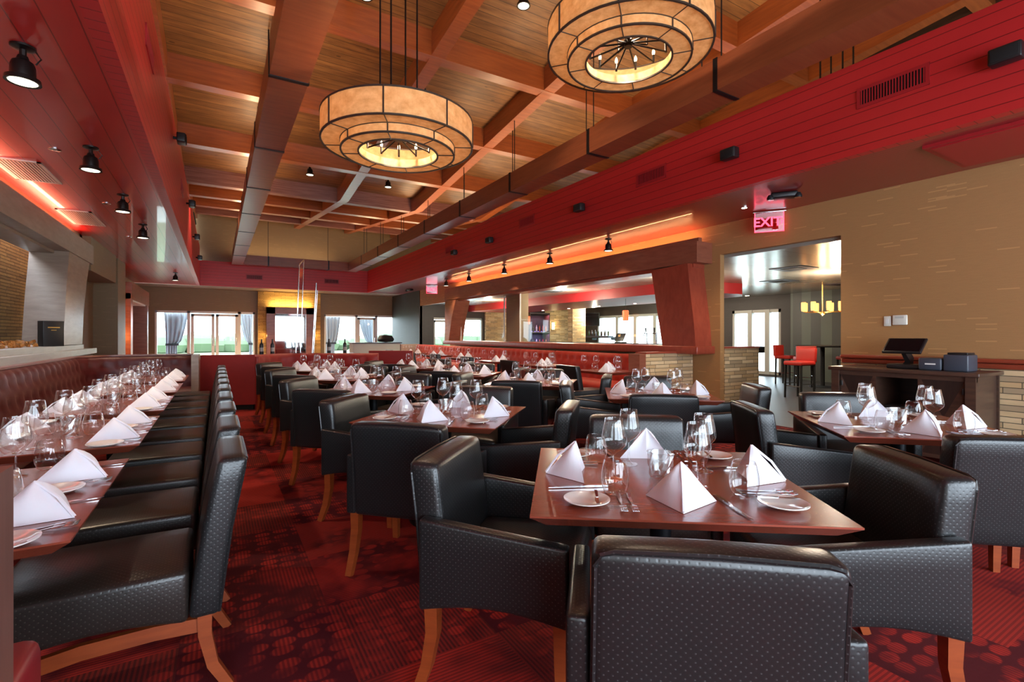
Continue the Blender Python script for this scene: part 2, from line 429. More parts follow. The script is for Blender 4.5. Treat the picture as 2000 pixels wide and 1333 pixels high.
# underside soffits
def ring(lo,hi): return MB().box(lo,hi)
ZT=4.03
struct('ceiling_soffit_right', MB().box((XS1+.1,YN,ZS),(XR+.02,YS,ZS+.06)), M['red_un'])
struct('ceiling_soffit_left', MB().box((-2.6,YN,ZS),(XS0-.1,YS,ZS+.06)), M['red_u'])
struct('ceiling_soffit_far', MB().box((-2.6,YS+.1,ZS),(XR+.02,YF+.1,ZS+.06)), M['ash'])
struct('trim_1', MB().box((XS1,YN,ZS),(XS1+.1,YS,ZT)), M['red_v'])
struct('trim_2', MB().box((XS0-.1,YN,ZS),(XS0,YS,4.5)), M['red_v'])
struct('trim_3', MB().box((XS0-.1,YS,ZS),(XS1+.1,YS+.1,ZT)), M['red_v'])
struct('ceiling_soffit_top', MB().box((XS1+.1,YN,ZT-.05),(XR+1.5,YS,ZT)), M['dark'])
# butterfly ceiling of planks: falls to a valley at Y=12.5, then rises
YV,ZV=12.5,4.63
def zc(y): return ZV+.105*abs(y-YV)
BD=.36   # beam depth below the planks
mb=MB()
for a,b in ((YN,YV),(YV,YF)):
    mb.add([(-1.0,a,zc(a)+BD),(9,a,zc(a)+BD),(9,b,zc(b)+BD),(-1.0,b,zc(b)+BD),(-1.0,a,zc(a)+BD+.1),(9,a,zc(a)+BD+.1),(9,b,zc(b)+BD+.1),(-1.0,b,zc(b)+BD+.1)],
           [(0,3,2,1),(4,5,6,7),(0,1,5,4),(1,2,6,5),(2,3,7,6),(3,0,4,7)])
struct('ceiling', mb, M['plank'], smooth=False)
i=0
for x in (-.72,.72,2.68,4.6,6.53,8.4):
    i+=1; mb=MB()
    mb.prism([(YN,zc(YN)),(YV,ZV),(YS,zc(YS)),(YS,zc(YS)+BD+.02),(YV,ZV+BD+.02),(YN,zc(YN)+BD+.02)],x-.1,x+.1,'x')
    struct('ceiling_beam_%d'%i, mb, M['beam'])
for y in (2.4,4.5,6.6,8.7,10.8,12.95,15,17.1,19.2):
    i+=1; z=zc(y)+.005
    struct('ceiling_beam_%d'%i, MB().box((-.95,y-.1,z),(9,y+.1,z+BD+.02)), M['weathered'] if 12.5<y<14 or y>18 else M['beam'])
# upper walls
struct('wall_upper_left', MB().box((-.84,YN,4.4),(-.68,YS,6.9)), M['ash'])
struct('trim_4', MB().box((-.68,YN,5.3),(-.655,YS,5.36)), M['dark'])
struct('wall_upper_far', MB().box((-.84,YS+.12,ZT-.1),(9,YS+.25,6.5)), M['paper2'])
struct('wall_upper_right', MB().box((8.9,YN,3.9),(9,YS,6.9)), M['dark_wood'])
# far wall with two glazed bays and the stone pier between
def wall_y(name,y0,y1,x0,x1,z0,z1,holes,mat):
    """a wall along X with rectangular holes (x0,x1,z0,z1)"""
    mb=MB(); xs=sorted({x0,x1,*[h[0] for h in holes],*[h[1] for h in holes]})
    for a,b in zip(xs,xs[1:]):
        hs=sorted([h for h in holes if h[0]<=a and h[1]>=b],key=lambda h:h[2]); z=z0
        for h in hs:
            if h[2]>z: mb.box((a,y0,z),(b,y1,h[2]))
            z=h[3]
        if z<z1: mb.box((a,y0,z),(b,y1,z1))
    return struct(name,mb,mat,smooth=False)
def wall_x(name,x0,x1,y0,y1,z0,z1,holes,mat):
    mb=MB(); ys=sorted({y0,y1,*[h[0] for h in holes],*[h[1] for h in holes]})
    for a,b in zip(ys,ys[1:]):
        hs=sorted([h for h in holes if h[0]<=a and h[1]>=b],key=lambda h:h[2]); z=z0
        for h in hs:
            if h[2]>z: mb.box((x0,a,z),(x1,b,h[2]))
            z=h[3]
        if z<z1: mb.box((x0,a,z),(x1,b,z1))
    return struct(name,mb,mat,smooth=False)
wall_y('wall_far',YF,YF+WT,-2.6,7.6,0,3.2,[(-2.0,1.3,.02,2.25),(3.98,7.2,.02,2.22),(1.95,3.2,.6,2.3)],M['paper2'])
struct('wall_pier', MB().box((1.4,YF-.25,0),(1.7,YF-.01,3.1)).box((3.45,YF-.25,0),(3.78,YF-.01,3.1)).box((1.7,YF-.25,2.47),(3.45,YF-.01,3.1)), M['stone2'], smooth=False)
# right wall: wallpaper, stone wainscot, doorway to the bar, long opening, second doorway
wall_x('wall_right',XR,XR+.1,YN,YS+.0,0,ZS+.02,[(3.3,5.1,0,2.63),(5.55,15.1,1.05,2.62),(15.9,18.9,0,2.5)],M['paper'])
struct('wall_right_far', MB().box((XR-.02,18.9,0),(XR+.6,YF,3.15)), M['dark_paper'])
struct('wall_right_stone', MB().box((XR-.045,YN,0),(XR-.001,3.28,.98)), M['stone'], smooth=False)
mb=MB().rbox((.09,6.85,.045),.015,(XR-.05,-.155,1.05)).rbox((.06,6.85,.06),.02,(XR-.035,-.155,.995))
struct('trim_5', mb, M['trim_red'])
struct('baseboard_right', MB().box((XR-.06,YN,0),(XR-.045,3.28,.1)), M['trim_red'])
# left wall
wall_x('wall_left',XL-.12,XL,YN,11.6,0,ZS+.02,[(-1.5,11.2,1.05,2.62)],M['paper2'])
struct('wall_left_far', MB().box((-2.75,11.6,0),(-2.45,YF,3.15)), M['paper2'])
struct('wall_left_return', MB().box((-2.6,11.45,0),(XL,11.6,3.15)), M['frame_wood'])
struct('wall_left_bulkhead', MB().box((-2.45,11.62,2.5),(-1.98,14.2,ZS)), M['paper2'])
struct('wall_left_pilaster', MB().box((-2.45,14.6,0),(-2.0,15.7,ZS)), M['paper2'])
struct('wall_niche_back', MB().box((-2.75,-1.6,.9),(-2.72,11.3,2.8)), M['stone2'])
# wall behind the camera with tall windows
wall_y('wall_near',YN-.15,YN,-2.6,XR+.1,0,3.2,[(-2.0,.6,.25,2.95),(.9,3.6,.25,2.95),(3.9,6.7,.25,2.95)],M['paper2'])
struct('wall_near_upper', MB().box((-.9,YN-.15,3.1),(9,YN,7)), M['paper2'])
# bar room shell
XB,YB,ZB=15.2,19.0,2.58
wall_y('wall_bar_far',YB,YB+.15,XR+.1,XB+.2,0,2.9,[(7.5,9.9,.05,2.05)],M['dark_paper'])
wall_x('wall_bar_right',XB,XB+.15,2.2,YB,0,2.9,[(8.9,10.6,.05,2.15),(13.0,17.6,.2,2.2)],M['dark_paper'])
struct('wall_bar_near', MB().box((XR+.1,2.2,0),(XB+.2,2.35,2.9)), M['dark_paper'])
struct('wall_bar_striped', MB().prism([(XB-.02,2.4),(XB-.02,8.45),(XB-.25,8.45),(XB-.5,7.6),(XB-.65,6.4),(XB-.7,5),(XB-.6,3.4),(XB-.4,2.4)],0,ZB,'z'), M['stripes'])
struct('ceiling_bar', MB().box((XR+.1,2.2,ZB),(XB+.2,YB+.1,ZB+.08)), M['bar_ceiling'])
mb=MB(); pl=[(9.2,8.4),(9.4,7.8),(10,7.45),(11,7.4),(11.6,7.8),(11.8,8.5),(11.7,18.98),(9.2,18.98)]
mb.prism(pl,2.32,ZB-.001,'z'); struct('ceiling_bar_bulkhead', mb, M['red'])
struct('wall_bar_stone', MB().box((10,YB-.12,0),(12,YB-.001,ZB)).box((13.1,YB-.12,0),(XB,YB-.001,ZB)), M['stone'], smooth=False)
struct('wall_bar_pier', MB().box((11.95,15.3,0),(12.6,15.6,ZB)), M['stone'], smooth=False)
# low stone walls that flank the doorway and end the banquette
def half_wall(n,c,size,rz,cap,z):
    o=struct('wall_stone_%d'%n, MB().obox((c[0],c[1],z/2),(size[0],size[1],z),rz), M['stone'], smooth=False)
    MBc=MB().obox((c[0],c[1],z+.012),(size[0]+.02,size[1]+.03,.024),rz); MBc.obj('cap',M[cap],o)
    return o
half_wall(1,(7.57,5.2),(.92,.22),0,'trim_red',1.1)
o=half_wall(2,(6.42,5.72),(1.12,.2),0,'trim_red',1.02)
MB().box((5.72,5.62,0),(5.86,5.86,1.02)).obj('end_panel',M['frame_wood'],o)
# exterior seen through the windows
struct('ground_lawn', MB().box((-40,YF+1.2,-.2),(60,90,-.12)), M['lawn'])
struct('ground_terrace', MB().box((-10,YF+.2,-.12),(14,YF+4,-.05)), M['stucco'])
struct('ground_street', MB().box((XB+.3,-10,-.2),(60,40,-.12)), M['stucco'])
mb=MB(); 
for k in range(46):
    x=-30+k*1.5+random.uniform(-.4,.4); r=random.uniform(.9,1.6)
    mb.lathe([(0,-.2),(r*.8,.05),(r,.5*r),(r*.75,1.0*r),(0,1.3*r)],9,(x,YF+26+random.uniform(-1,1),-.1))
h=mb.obj('hedge',M['hedge']); h['kind']='stuff'; h['label']='green hedge beyond the lawn outside the far windows'; h['category']='hedge'
# glazing ---------------------------------------------------------------
def bay(n,x0,x1,z1,y,splits,doors,mat='white'):
    mb=MB()
    mb.box((x0,y,0),(x0+.06,y+.12,z1)).box((x1-.06,y,0),(x1,y+.12,z1)).box((x0,y,z1-.08),(x1,y+.12,z1)).box((x0,y,0),(x1,y+.12,.1))
    for s in splits: mb.box((s-.05,y,0),(s+.05,y+.12,z1))
    o=struct('window_%d'%n,mb,M[mat])
    xs=[x0]+list(splits)+[x1]
    for a,b in zip(xs,xs[1:]):
        MB().box((a+.05,y+.05,.1),(b-.05,y+.062,z1-.08)).obj('pane',M['pane'],o)
    for a,b in doors:
        d=MB().box((a,y-.02,.05),(a+.1,y+.04,z1-.1)).box((b-.1,y-.02,.05),(b,y+.04,z1-.1)).box((a,y-.02,z1-.2),(b,y+.04,z1-.1)).box((a,y-.02,.05),(b,y+.04,.35)).obj('door_leaf',M[mat],o)
        MB().tube([(b-.05,y-.08,.9),(b-.05,y-.08,1.2)],.012).tube([(b-.05,y-.02,.92),(b-.05,y-.08,.92)],.01).tube([(b-.05,y-.02,1.18),(b-.05,y-.08,1.18)],.01).obj('door_handle',M['steel'],d)
    return o
bay(1,-2.0,1.3,2.25,YF+.02,(-.95,.75),((-.88,-.1),(-.06,.7)))
bay(2,3.98,7.2,2.22,YF+.02,(5.35,6.25),((5.4,6.2),))
bay(3,7.5,9.9,2.05,YB+.02,(8.7,),((7.6,8.65),),'grey_frame')
def bay_x(n,y0,y1,z0,z1,x,splits,mat):
    mb=MB().box((x,y0,z0),(x+.12,y0+.08,z1)).box((x,y1-.08,z0),(x+.12,y1,z1)).box((x,y0,z1-.1),(x+.12,y1,z1)).box((x,y0,z0),(x+.12,y1,z0+.1))
    for s in splits: mb.box((x-.02,s-.08,z0),(x+.12,s+.08,z1))
    o=struct('window_%d'%n,mb,M[mat]); ys=[y0]+list(splits)+[y1]
    for a,b in zip(ys,ys[1:]): MB().box((x+.05,a+.06,z0+.1),(x+.062,b-.06,z1-.1)).obj('pane',M['pane'],o)
    return o
bay_x(4,8.9,10.6,.05,2.15,XB+.01,(9.35,9.95),'grey_frame')
bay_x(5,13.0,17.6,.2,2.2,XB+.01,(14.1,15.2,16.3),'grey_frame')
struct('wall_outside', MB().box((24,2,-.1),(24.2,14.5,3.2)), M['stucco'])

# long framed opening between dining room and bar
hd=struct('trim_6', MB().box((6.62,5.25,2.5),(XR+.14,15.5,2.84)).box((6.66,5.25,2.84),(6.74,15.5,2.9)), M['frame_wood'])
MB().box((6.72,5.4,2.44),(XR+.12,15.3,2.5)).obj('inner_trim',M['frame_red'],hd)
mb=MB().prism([(5.26,1.14),(5.52,1.14),(5.95,1.14),(6.2,2.46),(5.42,2.5),(5.36,2.0),(5.29,1.5)],6.6,XR+.14,'x'); struct('trim_7', mb, M['frame_red'])
mb=MB().prism([(14.6,2.46),(15.45,2.5),(15.5,1.14),(15.15,1.14),(14.9,1.9)],6.62,XR+.14,'x'); struct('trim_8', mb, M['frame_wood'])
MBs=MB().rbox((.6,10.3,.13),.02,(6.86,10.35,1.075)); struct('trim_9', MBs, M['frame_red'])
g=struct('window_6', MB().box((7.0,6.0,1.14),(7.02,6.02,2.46)).box((7.0,15.0,1.14),(7.02,15.02,2.46)).box((7.0,11.25,1.14),(7.03,11.29,2.46)).box((7.0,12.1,1.14),(7.03,12.14,2.46)),M['white'])
MB().box((7.005,6.02,1.14),(7.013,11.25,2.46)).obj('pane',M['pane'],g); MB().box((7.005,12.14,1.14),(7.013,15.0,2.46)).obj('pane',M['pane'],g)
struct('wall_mirror_pier', MB().box((7.06,11.3,1.14),(7.3,12.1,2.5)), M['paper2'])
# left niche with mirror and pale ledge
h2=struct('trim_10', MB().box((XL-.1,-1.8,2.6),(-1.93,11.55,2.93)).box((XL-.3,-1.8,2.56),(XL-.02,11.3,2.62)), M['ash'])
mb=MB().prism([(9.95,2.6),(11.35,2.62),(11.1,2.2),(10.9,1.75),(10.8,1.17),(9.6,1.17),(9.75,1.9)],XL-.3,-1.95,'x'); struct('trim_11', mb, M['ash'])
struct('trim_12', MB().box((XL-.6,-1.8,1.0),(-1.86,11.4,1.09)).box((XL-.6,-1.8,1.09),(-1.95,10.9,1.16)), M['ledge'])
mi=MB().box((-2.69,-1.4,1.2),(-2.66,9.7,2.55)).obj('niche_mirror',M['mirror']); tag(mi,'long mirror set in the recess over the pale ledge of the left wall','mirror')
f=MB()
for k in range(420):
    y=random.uniform(6.6,9.3); x=random.uniform(-2.6,-2.14); s=random.uniform(.018,.04)
    f.obox((x,y,1.165+random.uniform(0,.07)),(s,s,s),random.uniform(0,3),random.uniform(0,3))
f=f.obj('fire_glass',M['fire'],smooth=False); f['kind']='stuff'; f['label']='amber fire glass chips spread along the recess ledge'; f['category']='fire glass'
# left wall farther on: lit timber door surround
ds=struct('door_1', MB().box((-2.45,16.6,0),(-2.0,16.95,2.45)).box((-2.45,20.2,0),(-2.0,20.5,2.45)).box((-2.45,16.6,2.3),(-1.98,20.5,2.75)), M['frame_wood'])
MB().box((-2.44,17.6,.05),(-2.4,19.8,2.2)).obj('pane',M['pane'],ds)
MB().box((-2.42,17.2,.02),(-2.36,17.35,2.25)).box((-2.42,18.45,.02),(-2.36,18.6,2.25)).obj('door_frame',M['white'],ds)
MB().tube([(-2.3,18.4,.95),(-2.3,18.4,1.15)],.015).tube([(-2.38,18.4,.96),(-2.3,18.4,.96)],.012).obj('door_handle',M['steel'],ds)
MB().box((-2.44,16.2,0),(-2.42,16.58,2.3)).obj('light_strip',M['jamb_glow'],ds)
MB().box((-2.34,17.1,2.26),(-2.02,19.9,2.3)).obj('head_panel',M['white'],ds)
# hung beam frame: two long beams and a cross beam on rods, with dark straps
ZH=3.87
def hung(n,lo,hi,straps,axis,rods):
    o=struct('ceiling_beam_%d'%n, MB().box(lo,hi), M['hung'])
    for s in straps:
        if axis=='y': mb=MB().box((lo[0]-.008,s-.025,lo[2]-.008),(hi[0]+.008,s+.025,hi[2]+.008))
        else: mb=MB().box((s-.025,lo[1]-.008,lo[2]-.008),(s+.025,hi[1]+.008,hi[2]+.008))
        mb.obj('strap',M['black_metal'],o)
    for x,y in rods: MB().tube([(x,y,hi[2]),(x,y,zc(y)+BD)],.008,6).obj('hanger_rod',M['black_metal'],o)
    return o
sy=[1.2,3.3,5.35,7.5,9.6,11.7,13.8,15.9,18]
hung(20,(.434,YN,ZH),(.79,20.35,ZH+.33),sy,'y',[(.6,y) for y in sy])
hung(21,(4.45,YN,ZH),(4.81,20.35,ZH+.33),sy,'y',[(4.55,y) for y in sy]+[(4.75,y+.4) for y in sy])
hung(22,(.79,20.0,ZH),(4.45,20.34,ZH+.33),[1.6,3.7],'x',[(1.6,20.17),(3.7,20.17)])
# cove light strips (real LED strips tucked behind the headers)
MB().box((6.76,5.4,2.845),(6.8,15.4,2.86)).obj('led_strip',M['cove_orange'],hd)
MB().box((XL-.04,-1.5,2.935),(XL-.0,11.4,2.95)).obj('led_strip',M['cove_red'],h2)

# ------------------------------------------------------------------ seating
def leg(name,pts,w0,w1,parent,mat='chair_wood'):
    k=len(pts); sq=[(w0+(w1-w0)*i/(k-1),w0+(w1-w0)*i/(k-1)) for i in range(k)]
    return MB().tube(pts,0,sq=sq,up=(0,1,0)).obj(name,M[mat],parent,angle=50)
def make_armchair():
    r=root('armchair','armchair')
    def bk(p):
        t=(p.z-.33)/.52; x=p.x*(1-.03*(t-.5)); y=p.y-.055*max(t,0)**1.3+.012*math.cos(p.x/.27*1.57)*0
        return Vector((x,y-.018*(1-(p.x/.27)**2)*0,p.z-.012*(p.x/.27)**2*max(t-.6,0)))
    MB().rbox((.54,.115,.52),.028,(0,-.268,.59),(6,2,8),bk).obj('backrest',M['leather'],r)
    pp=[]
    for x,z in [(-.262,.35),(-.262,.6),(-.262,.81),(-.25,.838),(-.22,.846),(0,.848),(.22,.846),(.25,.838),(.262,.81),(.262,.6),(.262,.35)]:
        q=bk(Vector((x,-.318,z))); pp.append(q)
    MB().tube(pp,.006,5).obj('piping',M['leather'],r)
    MB().rbox((.535,.50,.15),.04,(0,.01,.405),(5,5,2),lambda p: Vector((p.x,p.y,p.z+(.025*(1-(p.x/.26)**2)*(1-((p.y-.05)/.3)**2) if p.z>.42 else (.02*math.cos(p.x/.25*1.4) if p.z<.36 else 0))))).obj('seat',M['seat_leather'],r)
    for s in (-1,1):
        def am(p):
            t=(p.y+.31)/.54
            z=p.z-.055*t*max(0,(p.z-.33)/.32)+(.035*math.sin(PI*min(1,max(0,t))) if p.z<.4 else 0)*(1 if p.z<.4 else 0)
            return Vector((p.x,p.y-.02*max(0,(p.z-.5))*0,z))
        MB().rbox((.058,.54,.33),.014,(s*.298,-.04,.495),(2,8,4),am).obj('arm',M['leather'],r)
        leg('leg',[(s*.285,.2,.36),(s*.285,.2,.2),(s*.285,.205,.0)],.05,.034,r)
        leg('leg',[(s*.285,-.27,.36),(s*.285,-.268,.24),(s*.287,-.29,.12),(s*.29,-.335,.0)],.05,.034,r)
    return r
def make_side_chair():
    r=root('dining_chair','chair')
    def bk(p):
        t=(p.z-.29)/.56; return Vector((p.x*(1-.03*(t-.5)),p.y-.09*max(t,0)**1.4,p.z))
    MB().rbox((.50,.10,.57),.022,(0,-.25,.575),(6,2,8),bk).obj('backrest',M['leather'],r)
    pp=[bk(Vector((x,-.295,z))) for x,z in [(-.243,.3),(-.243,.6),(-.243,.82),(-.225,.85),(0,.852),(.225,.85),(.243,.82),(.243,.6),(.243,.3)]]
    MB().tube(pp,.006,5).obj('piping',M['leather'],r)
    MB().rbox((.50,.56,.19),.022,(0,.08,.375),(5,6,2),lambda p: Vector((p.x,p.y,p.z+(.02*(1-(p.x/.26)**2)*(1-((p.y-.08)/.3)**2) if p.z>.42 else (.035*math.sin(PI*min(1,max(0,(p.y+.2)/.56))) if p.z<.33 else 0))))).obj('seat',M['seat_leather'],r)
    for s in (-1,1):
        leg('leg',[(s*.215,.31,.32),(s*.215,.312,.2),(s*.215,.325,.0)],.048,.032,r)
        leg('leg',[(s*.215,-.25,.32),(s*.215,-.25,.22),(s*.217,-.275,.1),(s*.22,-.33,.0)],.048,.032,r)
        MB().tube([(s*.215,-.24,.255),(s*.215,-.1,.265),(s*.215,.1,.262),(s*.215,.3,.235)],0,sq=(.024,.05),up=(0,0,1)).obj('stretcher',M['chair_wood'],r,angle=50)
    return r
ARM=Kind(make_armchair); SIDE=Kind(make_side_chair)
def make_table(w,d,name='square_table',br=.26):
    def mk():
        r=root(name,'table')
        mb=MB(); a,b=w/2,d/2; e=.05
        mb.add([(-a,-b,.75),(a,-b,.75),(a,b,.75),(-a,b,.75),(-a,-b,.744),(a,-b,.744),(a,b,.744),(-a,b,.744),(-a+e,-b+e,.705),(a-e,-b+e,.705),(a-e,b-e,.705),(-a+e,b-e,.705)],
          [(0,1,2,3),(11,10,9,8)]+[(i,i+4,(i+1)%4+4,(i+1)%4) for i in range(4)]+[(i+4,i+8,(i+1)%4+8,(i+1)%4+4) for i in range(4)])
        mb.obj('tabletop',M['table_wood'],r,smooth=False)
        MB().lathe([(0,.704),(.16,.704),(.16,.69),(.042,.685),(.042,.05),(.06,.03),(0,.03)],20).obj('column',M['black_metal'],r)
        MB().lathe([(0,.034),(.05,.034),(br-.012,.014),(br,.0),(0,.0)],28).obj('base',M['black_metal'],r)
        return r
    return mk
TAB=Kind(make_table(.99,.94)); RTAB=Kind(make_table(.76,1.06,'banquette_table',.14)); KTAB=Kind(make_table(.66,.8,'banquette_table',.2))

# ------------------------------------------------------------------ tableware
def single(name,cat,mb,mat,**k):
    def mk():
        o=mb.obj(name,M[mat],**k); o['category']=cat; return o
    return Kind(mk)
WINE=single('wine_glass','wine glass',MB().lathe([(0,.0),(.037,.0),(.037,.003),(.012,.008),(.004,.02),(.0036,.098),(.01,.106),(.03,.117),(.047,.136),(.051,.152),(.048,.176),(.041,.212),(.0362,.24),(.0355,.2415),(.0348,.24),(.0395,.212)],22),'glass',angle=60)
TUMB=single('tumbler','tumbler',MB().lathe([(0,.003),(.03,.0),(.04,.008),(.048,.03),(.0505,.052),(.048,.08),(.0405,.115),(.038,.12),(.037,.1215),(.0365,.12),(.039,.113)],22),'glass',angle=60)
def candle():
    mb=MB(); n=6; 
    for i in range(n):
        pass
    vs=[];fs=[]; zs=[0,.012,.05,.098,.104]; rs=[.036,.042,.047,.053,.05]; k=16
    for q,(z,rr) in enumerate(zip(zs,rs)):
        for i in range(k):
            a=2*PI*i/k+q*.28; f=1+.07*(1 if (i+q)%2 else -1)
            vs.append((rr*f*math.cos(a),rr*f*math.sin(a),z))
    for q in range(len(zs)-1):
        for i in range(k): fs.append((q*k+i,q*k+(i+1)%k,(q+1)*k+(i+1)%k,(q+1)*k+i))
    mb.add(vs,fs)
    # inner wall
    mb.lathe([(0,.02),(.03,.02),(.036,.05),(.042,.103)],12)
    return mb
CAND=single('candle_holder','candle holder',candle(),'crystal',smooth=False)
def napkin():
    """linen folded into a standing pyramid: ridge from the apex down to the front point, open behind"""
    mb=MB(); A=Vector((0,.02,.138)); F=Vector((0,-.105,.0)); n=6
    for s in (-1,1):
        B=Vector((s*.118,.055,.0))
        for t,dz in ((0,0),):
            vs=[];fs=[]
            for i in range(n+1):
                u=i/n
                for j in range(n+1):
                    v=j/n   # v: 0 ridge, 1 outer edge ; u: 0 apex 1 base
                    p=A.lerp(F,u).lerp(A.lerp(B,u),v)
                    bul=.022*math.sin(PI*u**.8)*math.sin(PI*v)
                    p=p+Vector((s*.7,-.5,.35))*bul
                    if t: p=p+Vector((-s*.003,.012+.012*v*u,-.0))
                    if i==n: p.z=max(p.z,0.001)
                    vs.append(p)
            for i in range(n):
                for j in range(n):
                    q=(i*(n+1)+j,i*(n+1)+j+1,(i+1)*(n+1)+j+1,(i+1)*(n+1)+j)
                    fs.append(q if s>0 else q[::-1])
            mb.add(vs,fs)
        # the open back folds inward between two flaps
        n2=4; Cc=Vector((0,.035,.0)); vs=[]; fs=[]
        for i in range(n+1):
            u=i/n
            for j in range(n2+1):
                v=j/n2; p=A.lerp(B,u).lerp(A.lerp(Cc,u),v); p.y-=.012*math.sin(PI*u)*math.sin(PI*v); vs.append(p)
        for i in range(n):
            for j in range(n2):
                q=(i*(n2+1)+j,i*(n2+1)+j+1,(i+1)*(n2+1)+j+1,(i+1)*(n2+1)+j); fs.append(q if s>0 else q[::-1])
        mb.add(vs,fs)
    # folded hem along the ridge
    mb.tube([A+Vector((0,-.003,-.004)),A.lerp(F,.5)+Vector((0,-.012,.006)),F+Vector((0,.002,.006))],.005,6)
    return mb
NAP=single('napkin','napkin',napkin(),'napkin',angle=50)
PLATE=single('bread_plate','plate',MB().lathe([(0,.004),(.05,.004),(.056,.006),(.072,.014),(.078,.016),(.078,.019),(.07,.018),(.054,.0095),(0,.0085)],32),'china',angle=50)
def fork():
    mb=MB().tube([(0,-.095,.008),(0,-.03,.004),(0,.02,.006),(0,.045,.010)],0,sq=[(.016,.004),(.011,.004),(.007,.003),(.009,.003)])
    mb.rbox((.022,.024,.003),.001,(0,.055,.010),(1,1,1))
    for x in (-.0085,-.0028,.0028,.0085): mb.tube([(x,.062,.010),(x,.085,.008),(x,.1,.012)],0,sq=[(.003,.0022)]*3)
    return mb
FORK=single('fork','fork',fork(),'steel',angle=50)
def knife():
    mb=MB().tube([(0,-.11,.005),(0,-.04,.006),(0,-.005,.005)],0,sq=[(.015,.008),(.013,.008),(.009,.006)])
    mb.prism([(-.004,-.005),(.009,-.005),(.010,.06),(.006,.1),(-.003,.115),(-.004,.05)],.003,.0055)
    return mb
KNIFE=single('knife','table knife',knife(),'steel',angle=50)
SPREAD=single('butter_knife','butter knife',MB().tube([(0,-.07,.0235),(0,-.01,.0225),(0,.0,.0225)],0,sq=[(.011,.006),(.009,.006),(.007,.005)]).prism([(-.004,0),(.007,0),(.010,.03),(.006,.065),(-.003,.06)],.021,.0235),'steel',angle=50)

ANG=math.radians(-44)
def table_set(T, short, c, ang, level, chairs, fit=None):
    """one square table, its chairs and its four place settings. level 3: all the cutlery, 2: forks and knives as a few, 1: glasses and napkins"""
    ex=Vector((math.cos(ang),math.sin(ang),0)); ey=Vector((-ex.y,ex.x,0)); C0=Vector((c[0],c[1],0))
    TAB(tuple(C0),ang,'square red-brown pedestal table, %s'%T,'square tables on the carpet')
    sides=[('near',-ey),('right',ex),('far',ey),('left',-ex)]
    zt=.7505
    for nm,nn in sides:
        f=-nn; rt=Vector((f.y,-f.x,0)); rz=math.atan2(nn.y,nn.x)+PI/2   # local -Y points outward
        def at(n,r,z=zt): 
            p=C0+nn*n+rt*r; return (p.x,p.y,z)
        j=random.uniform
        NAP(at({'near':.305,'right':.37,'far':.335,'left':.355}[nm],j(-.01,.01)),rz+j(-.18,.18),'white pyramid napkin at the %s place of the %s'%(nm,short),'pyramid napkins')
        wn={'near':(.12,.12),'right':(.205,.10),'far':(.185,.10),'left':(.195,.035)}[nm]
        WINE(at(wn[0]+j(-.012,.012),wn[1]+j(-.012,.012)),0,'wine glass at the %s place of the %s'%(nm,short),'wine glasses')
        TUMB(at(.20+j(-.015,.015),.235+j(-.02,.02)),0,'stemless tumbler at the %s place of the %s'%(nm,short),'tumblers')
        if level>=1:
            PLATE(at(.335,-.31),rz,'white bread plate at the %s place of the %s'%(nm,short),'bread plates')
        if level>=2:
            FORK(at(.33,-.195),rz+PI,'outer fork at the %s place of the %s'%(nm,short),'forks')
            FORK(at(.33,-.16),rz+PI,'inner fork at the %s place of the %s'%(nm,short),'forks')
            KNIFE(at(.33,.165),rz+PI+.2,'table knife at the %s place of the %s'%(nm,short),'table knives')
        if level>=3:
            SPREAD(at(.335,-.275,.749),rz+PI,'butter knife, %s place of the %s'%(nm,short),'butter knives')
    CAND(at(0,0),.4,'twisted crystal candle holder in the middle of the %s'%short,'candle holders')
    CAND.o
    for nm,nn in sides:
        if nm not in chairs: continue
        d,da,sh=chairs[nm]
        f=-nn; rt=Vector((f.y,-f.x,0)); p=C0+nn*d+rt*sh
        a=math.atan2(f.y,f.x)-PI/2+da
        if nm in (fit or {}):
            p=Vector(fit[nm][:2]); a=math.radians(fit[nm][2]-90)
        ARM((p.x,p.y,0),a,'black dimpled-leather armchair at the %s side of the %s'%(nm,short),'armchairs at the square tables')
D4=dict(near=(.58,0,0),right=(.57,0,0),far=(.58,0,0),left=(.57,0,0))
table_set('the biggest in view, in front','nearest square table',(1.52,1.38),math.radians(-36.5),3,
   dict(D4,far=(.6,0,-.04)),dict(near=(1.153,.955,50),left=(1.066,1.694,-45),right=(2.019,1.031,143)))
table_set('behind the nearest one beside the aisle','second table along the aisle',(1.42,3.3),ANG,3,dict(D4,far=(.67,0,0)),dict(near=(1.06,2.796,45),left=(1.07,3.67,-44)))
table_set('in front of the dark sideboard','table beside the sideboard',(3.72,1.42),math.radians(-43),3,dict(D4,right=(.66,0,.04)),dict(left=(3.345,1.82,-38),near=(3.375,1.0,49)))
table_set('in front of the stone half wall','table before the stone half wall',(3.68,3.37),math.radians(-40),2,dict(D4,near=(.58,0,-.08)))
table_set('third from the camera along the aisle','third table along the aisle',(1.40,5.15),ANG,2,D4)
table_set('fourth from the camera along the aisle','fourth table along the aisle',(1.40,6.94),ANG,1,D4)
table_set('last along the aisle, before the tufted booth','last table along the aisle',(1.40,8.72),ANG,1,{k:v for k,v in D4.items() if k!='far'})
table_set('third from the sideboard in the bar-side row','third table from the sideboard',(3.29,5.0),ANG,2,D4)
table_set('fourth from the sideboard in the bar-side row','fourth table from the sideboard',(3.1,6.63),ANG,1,D4)
table_set('last of the bar-side row','last table of the bar-side row',(3.1,8.4),ANG,1,D4)

ORD=['first','second','third','fourth','fifth','sixth','seventh','eighth','ninth','tenth']
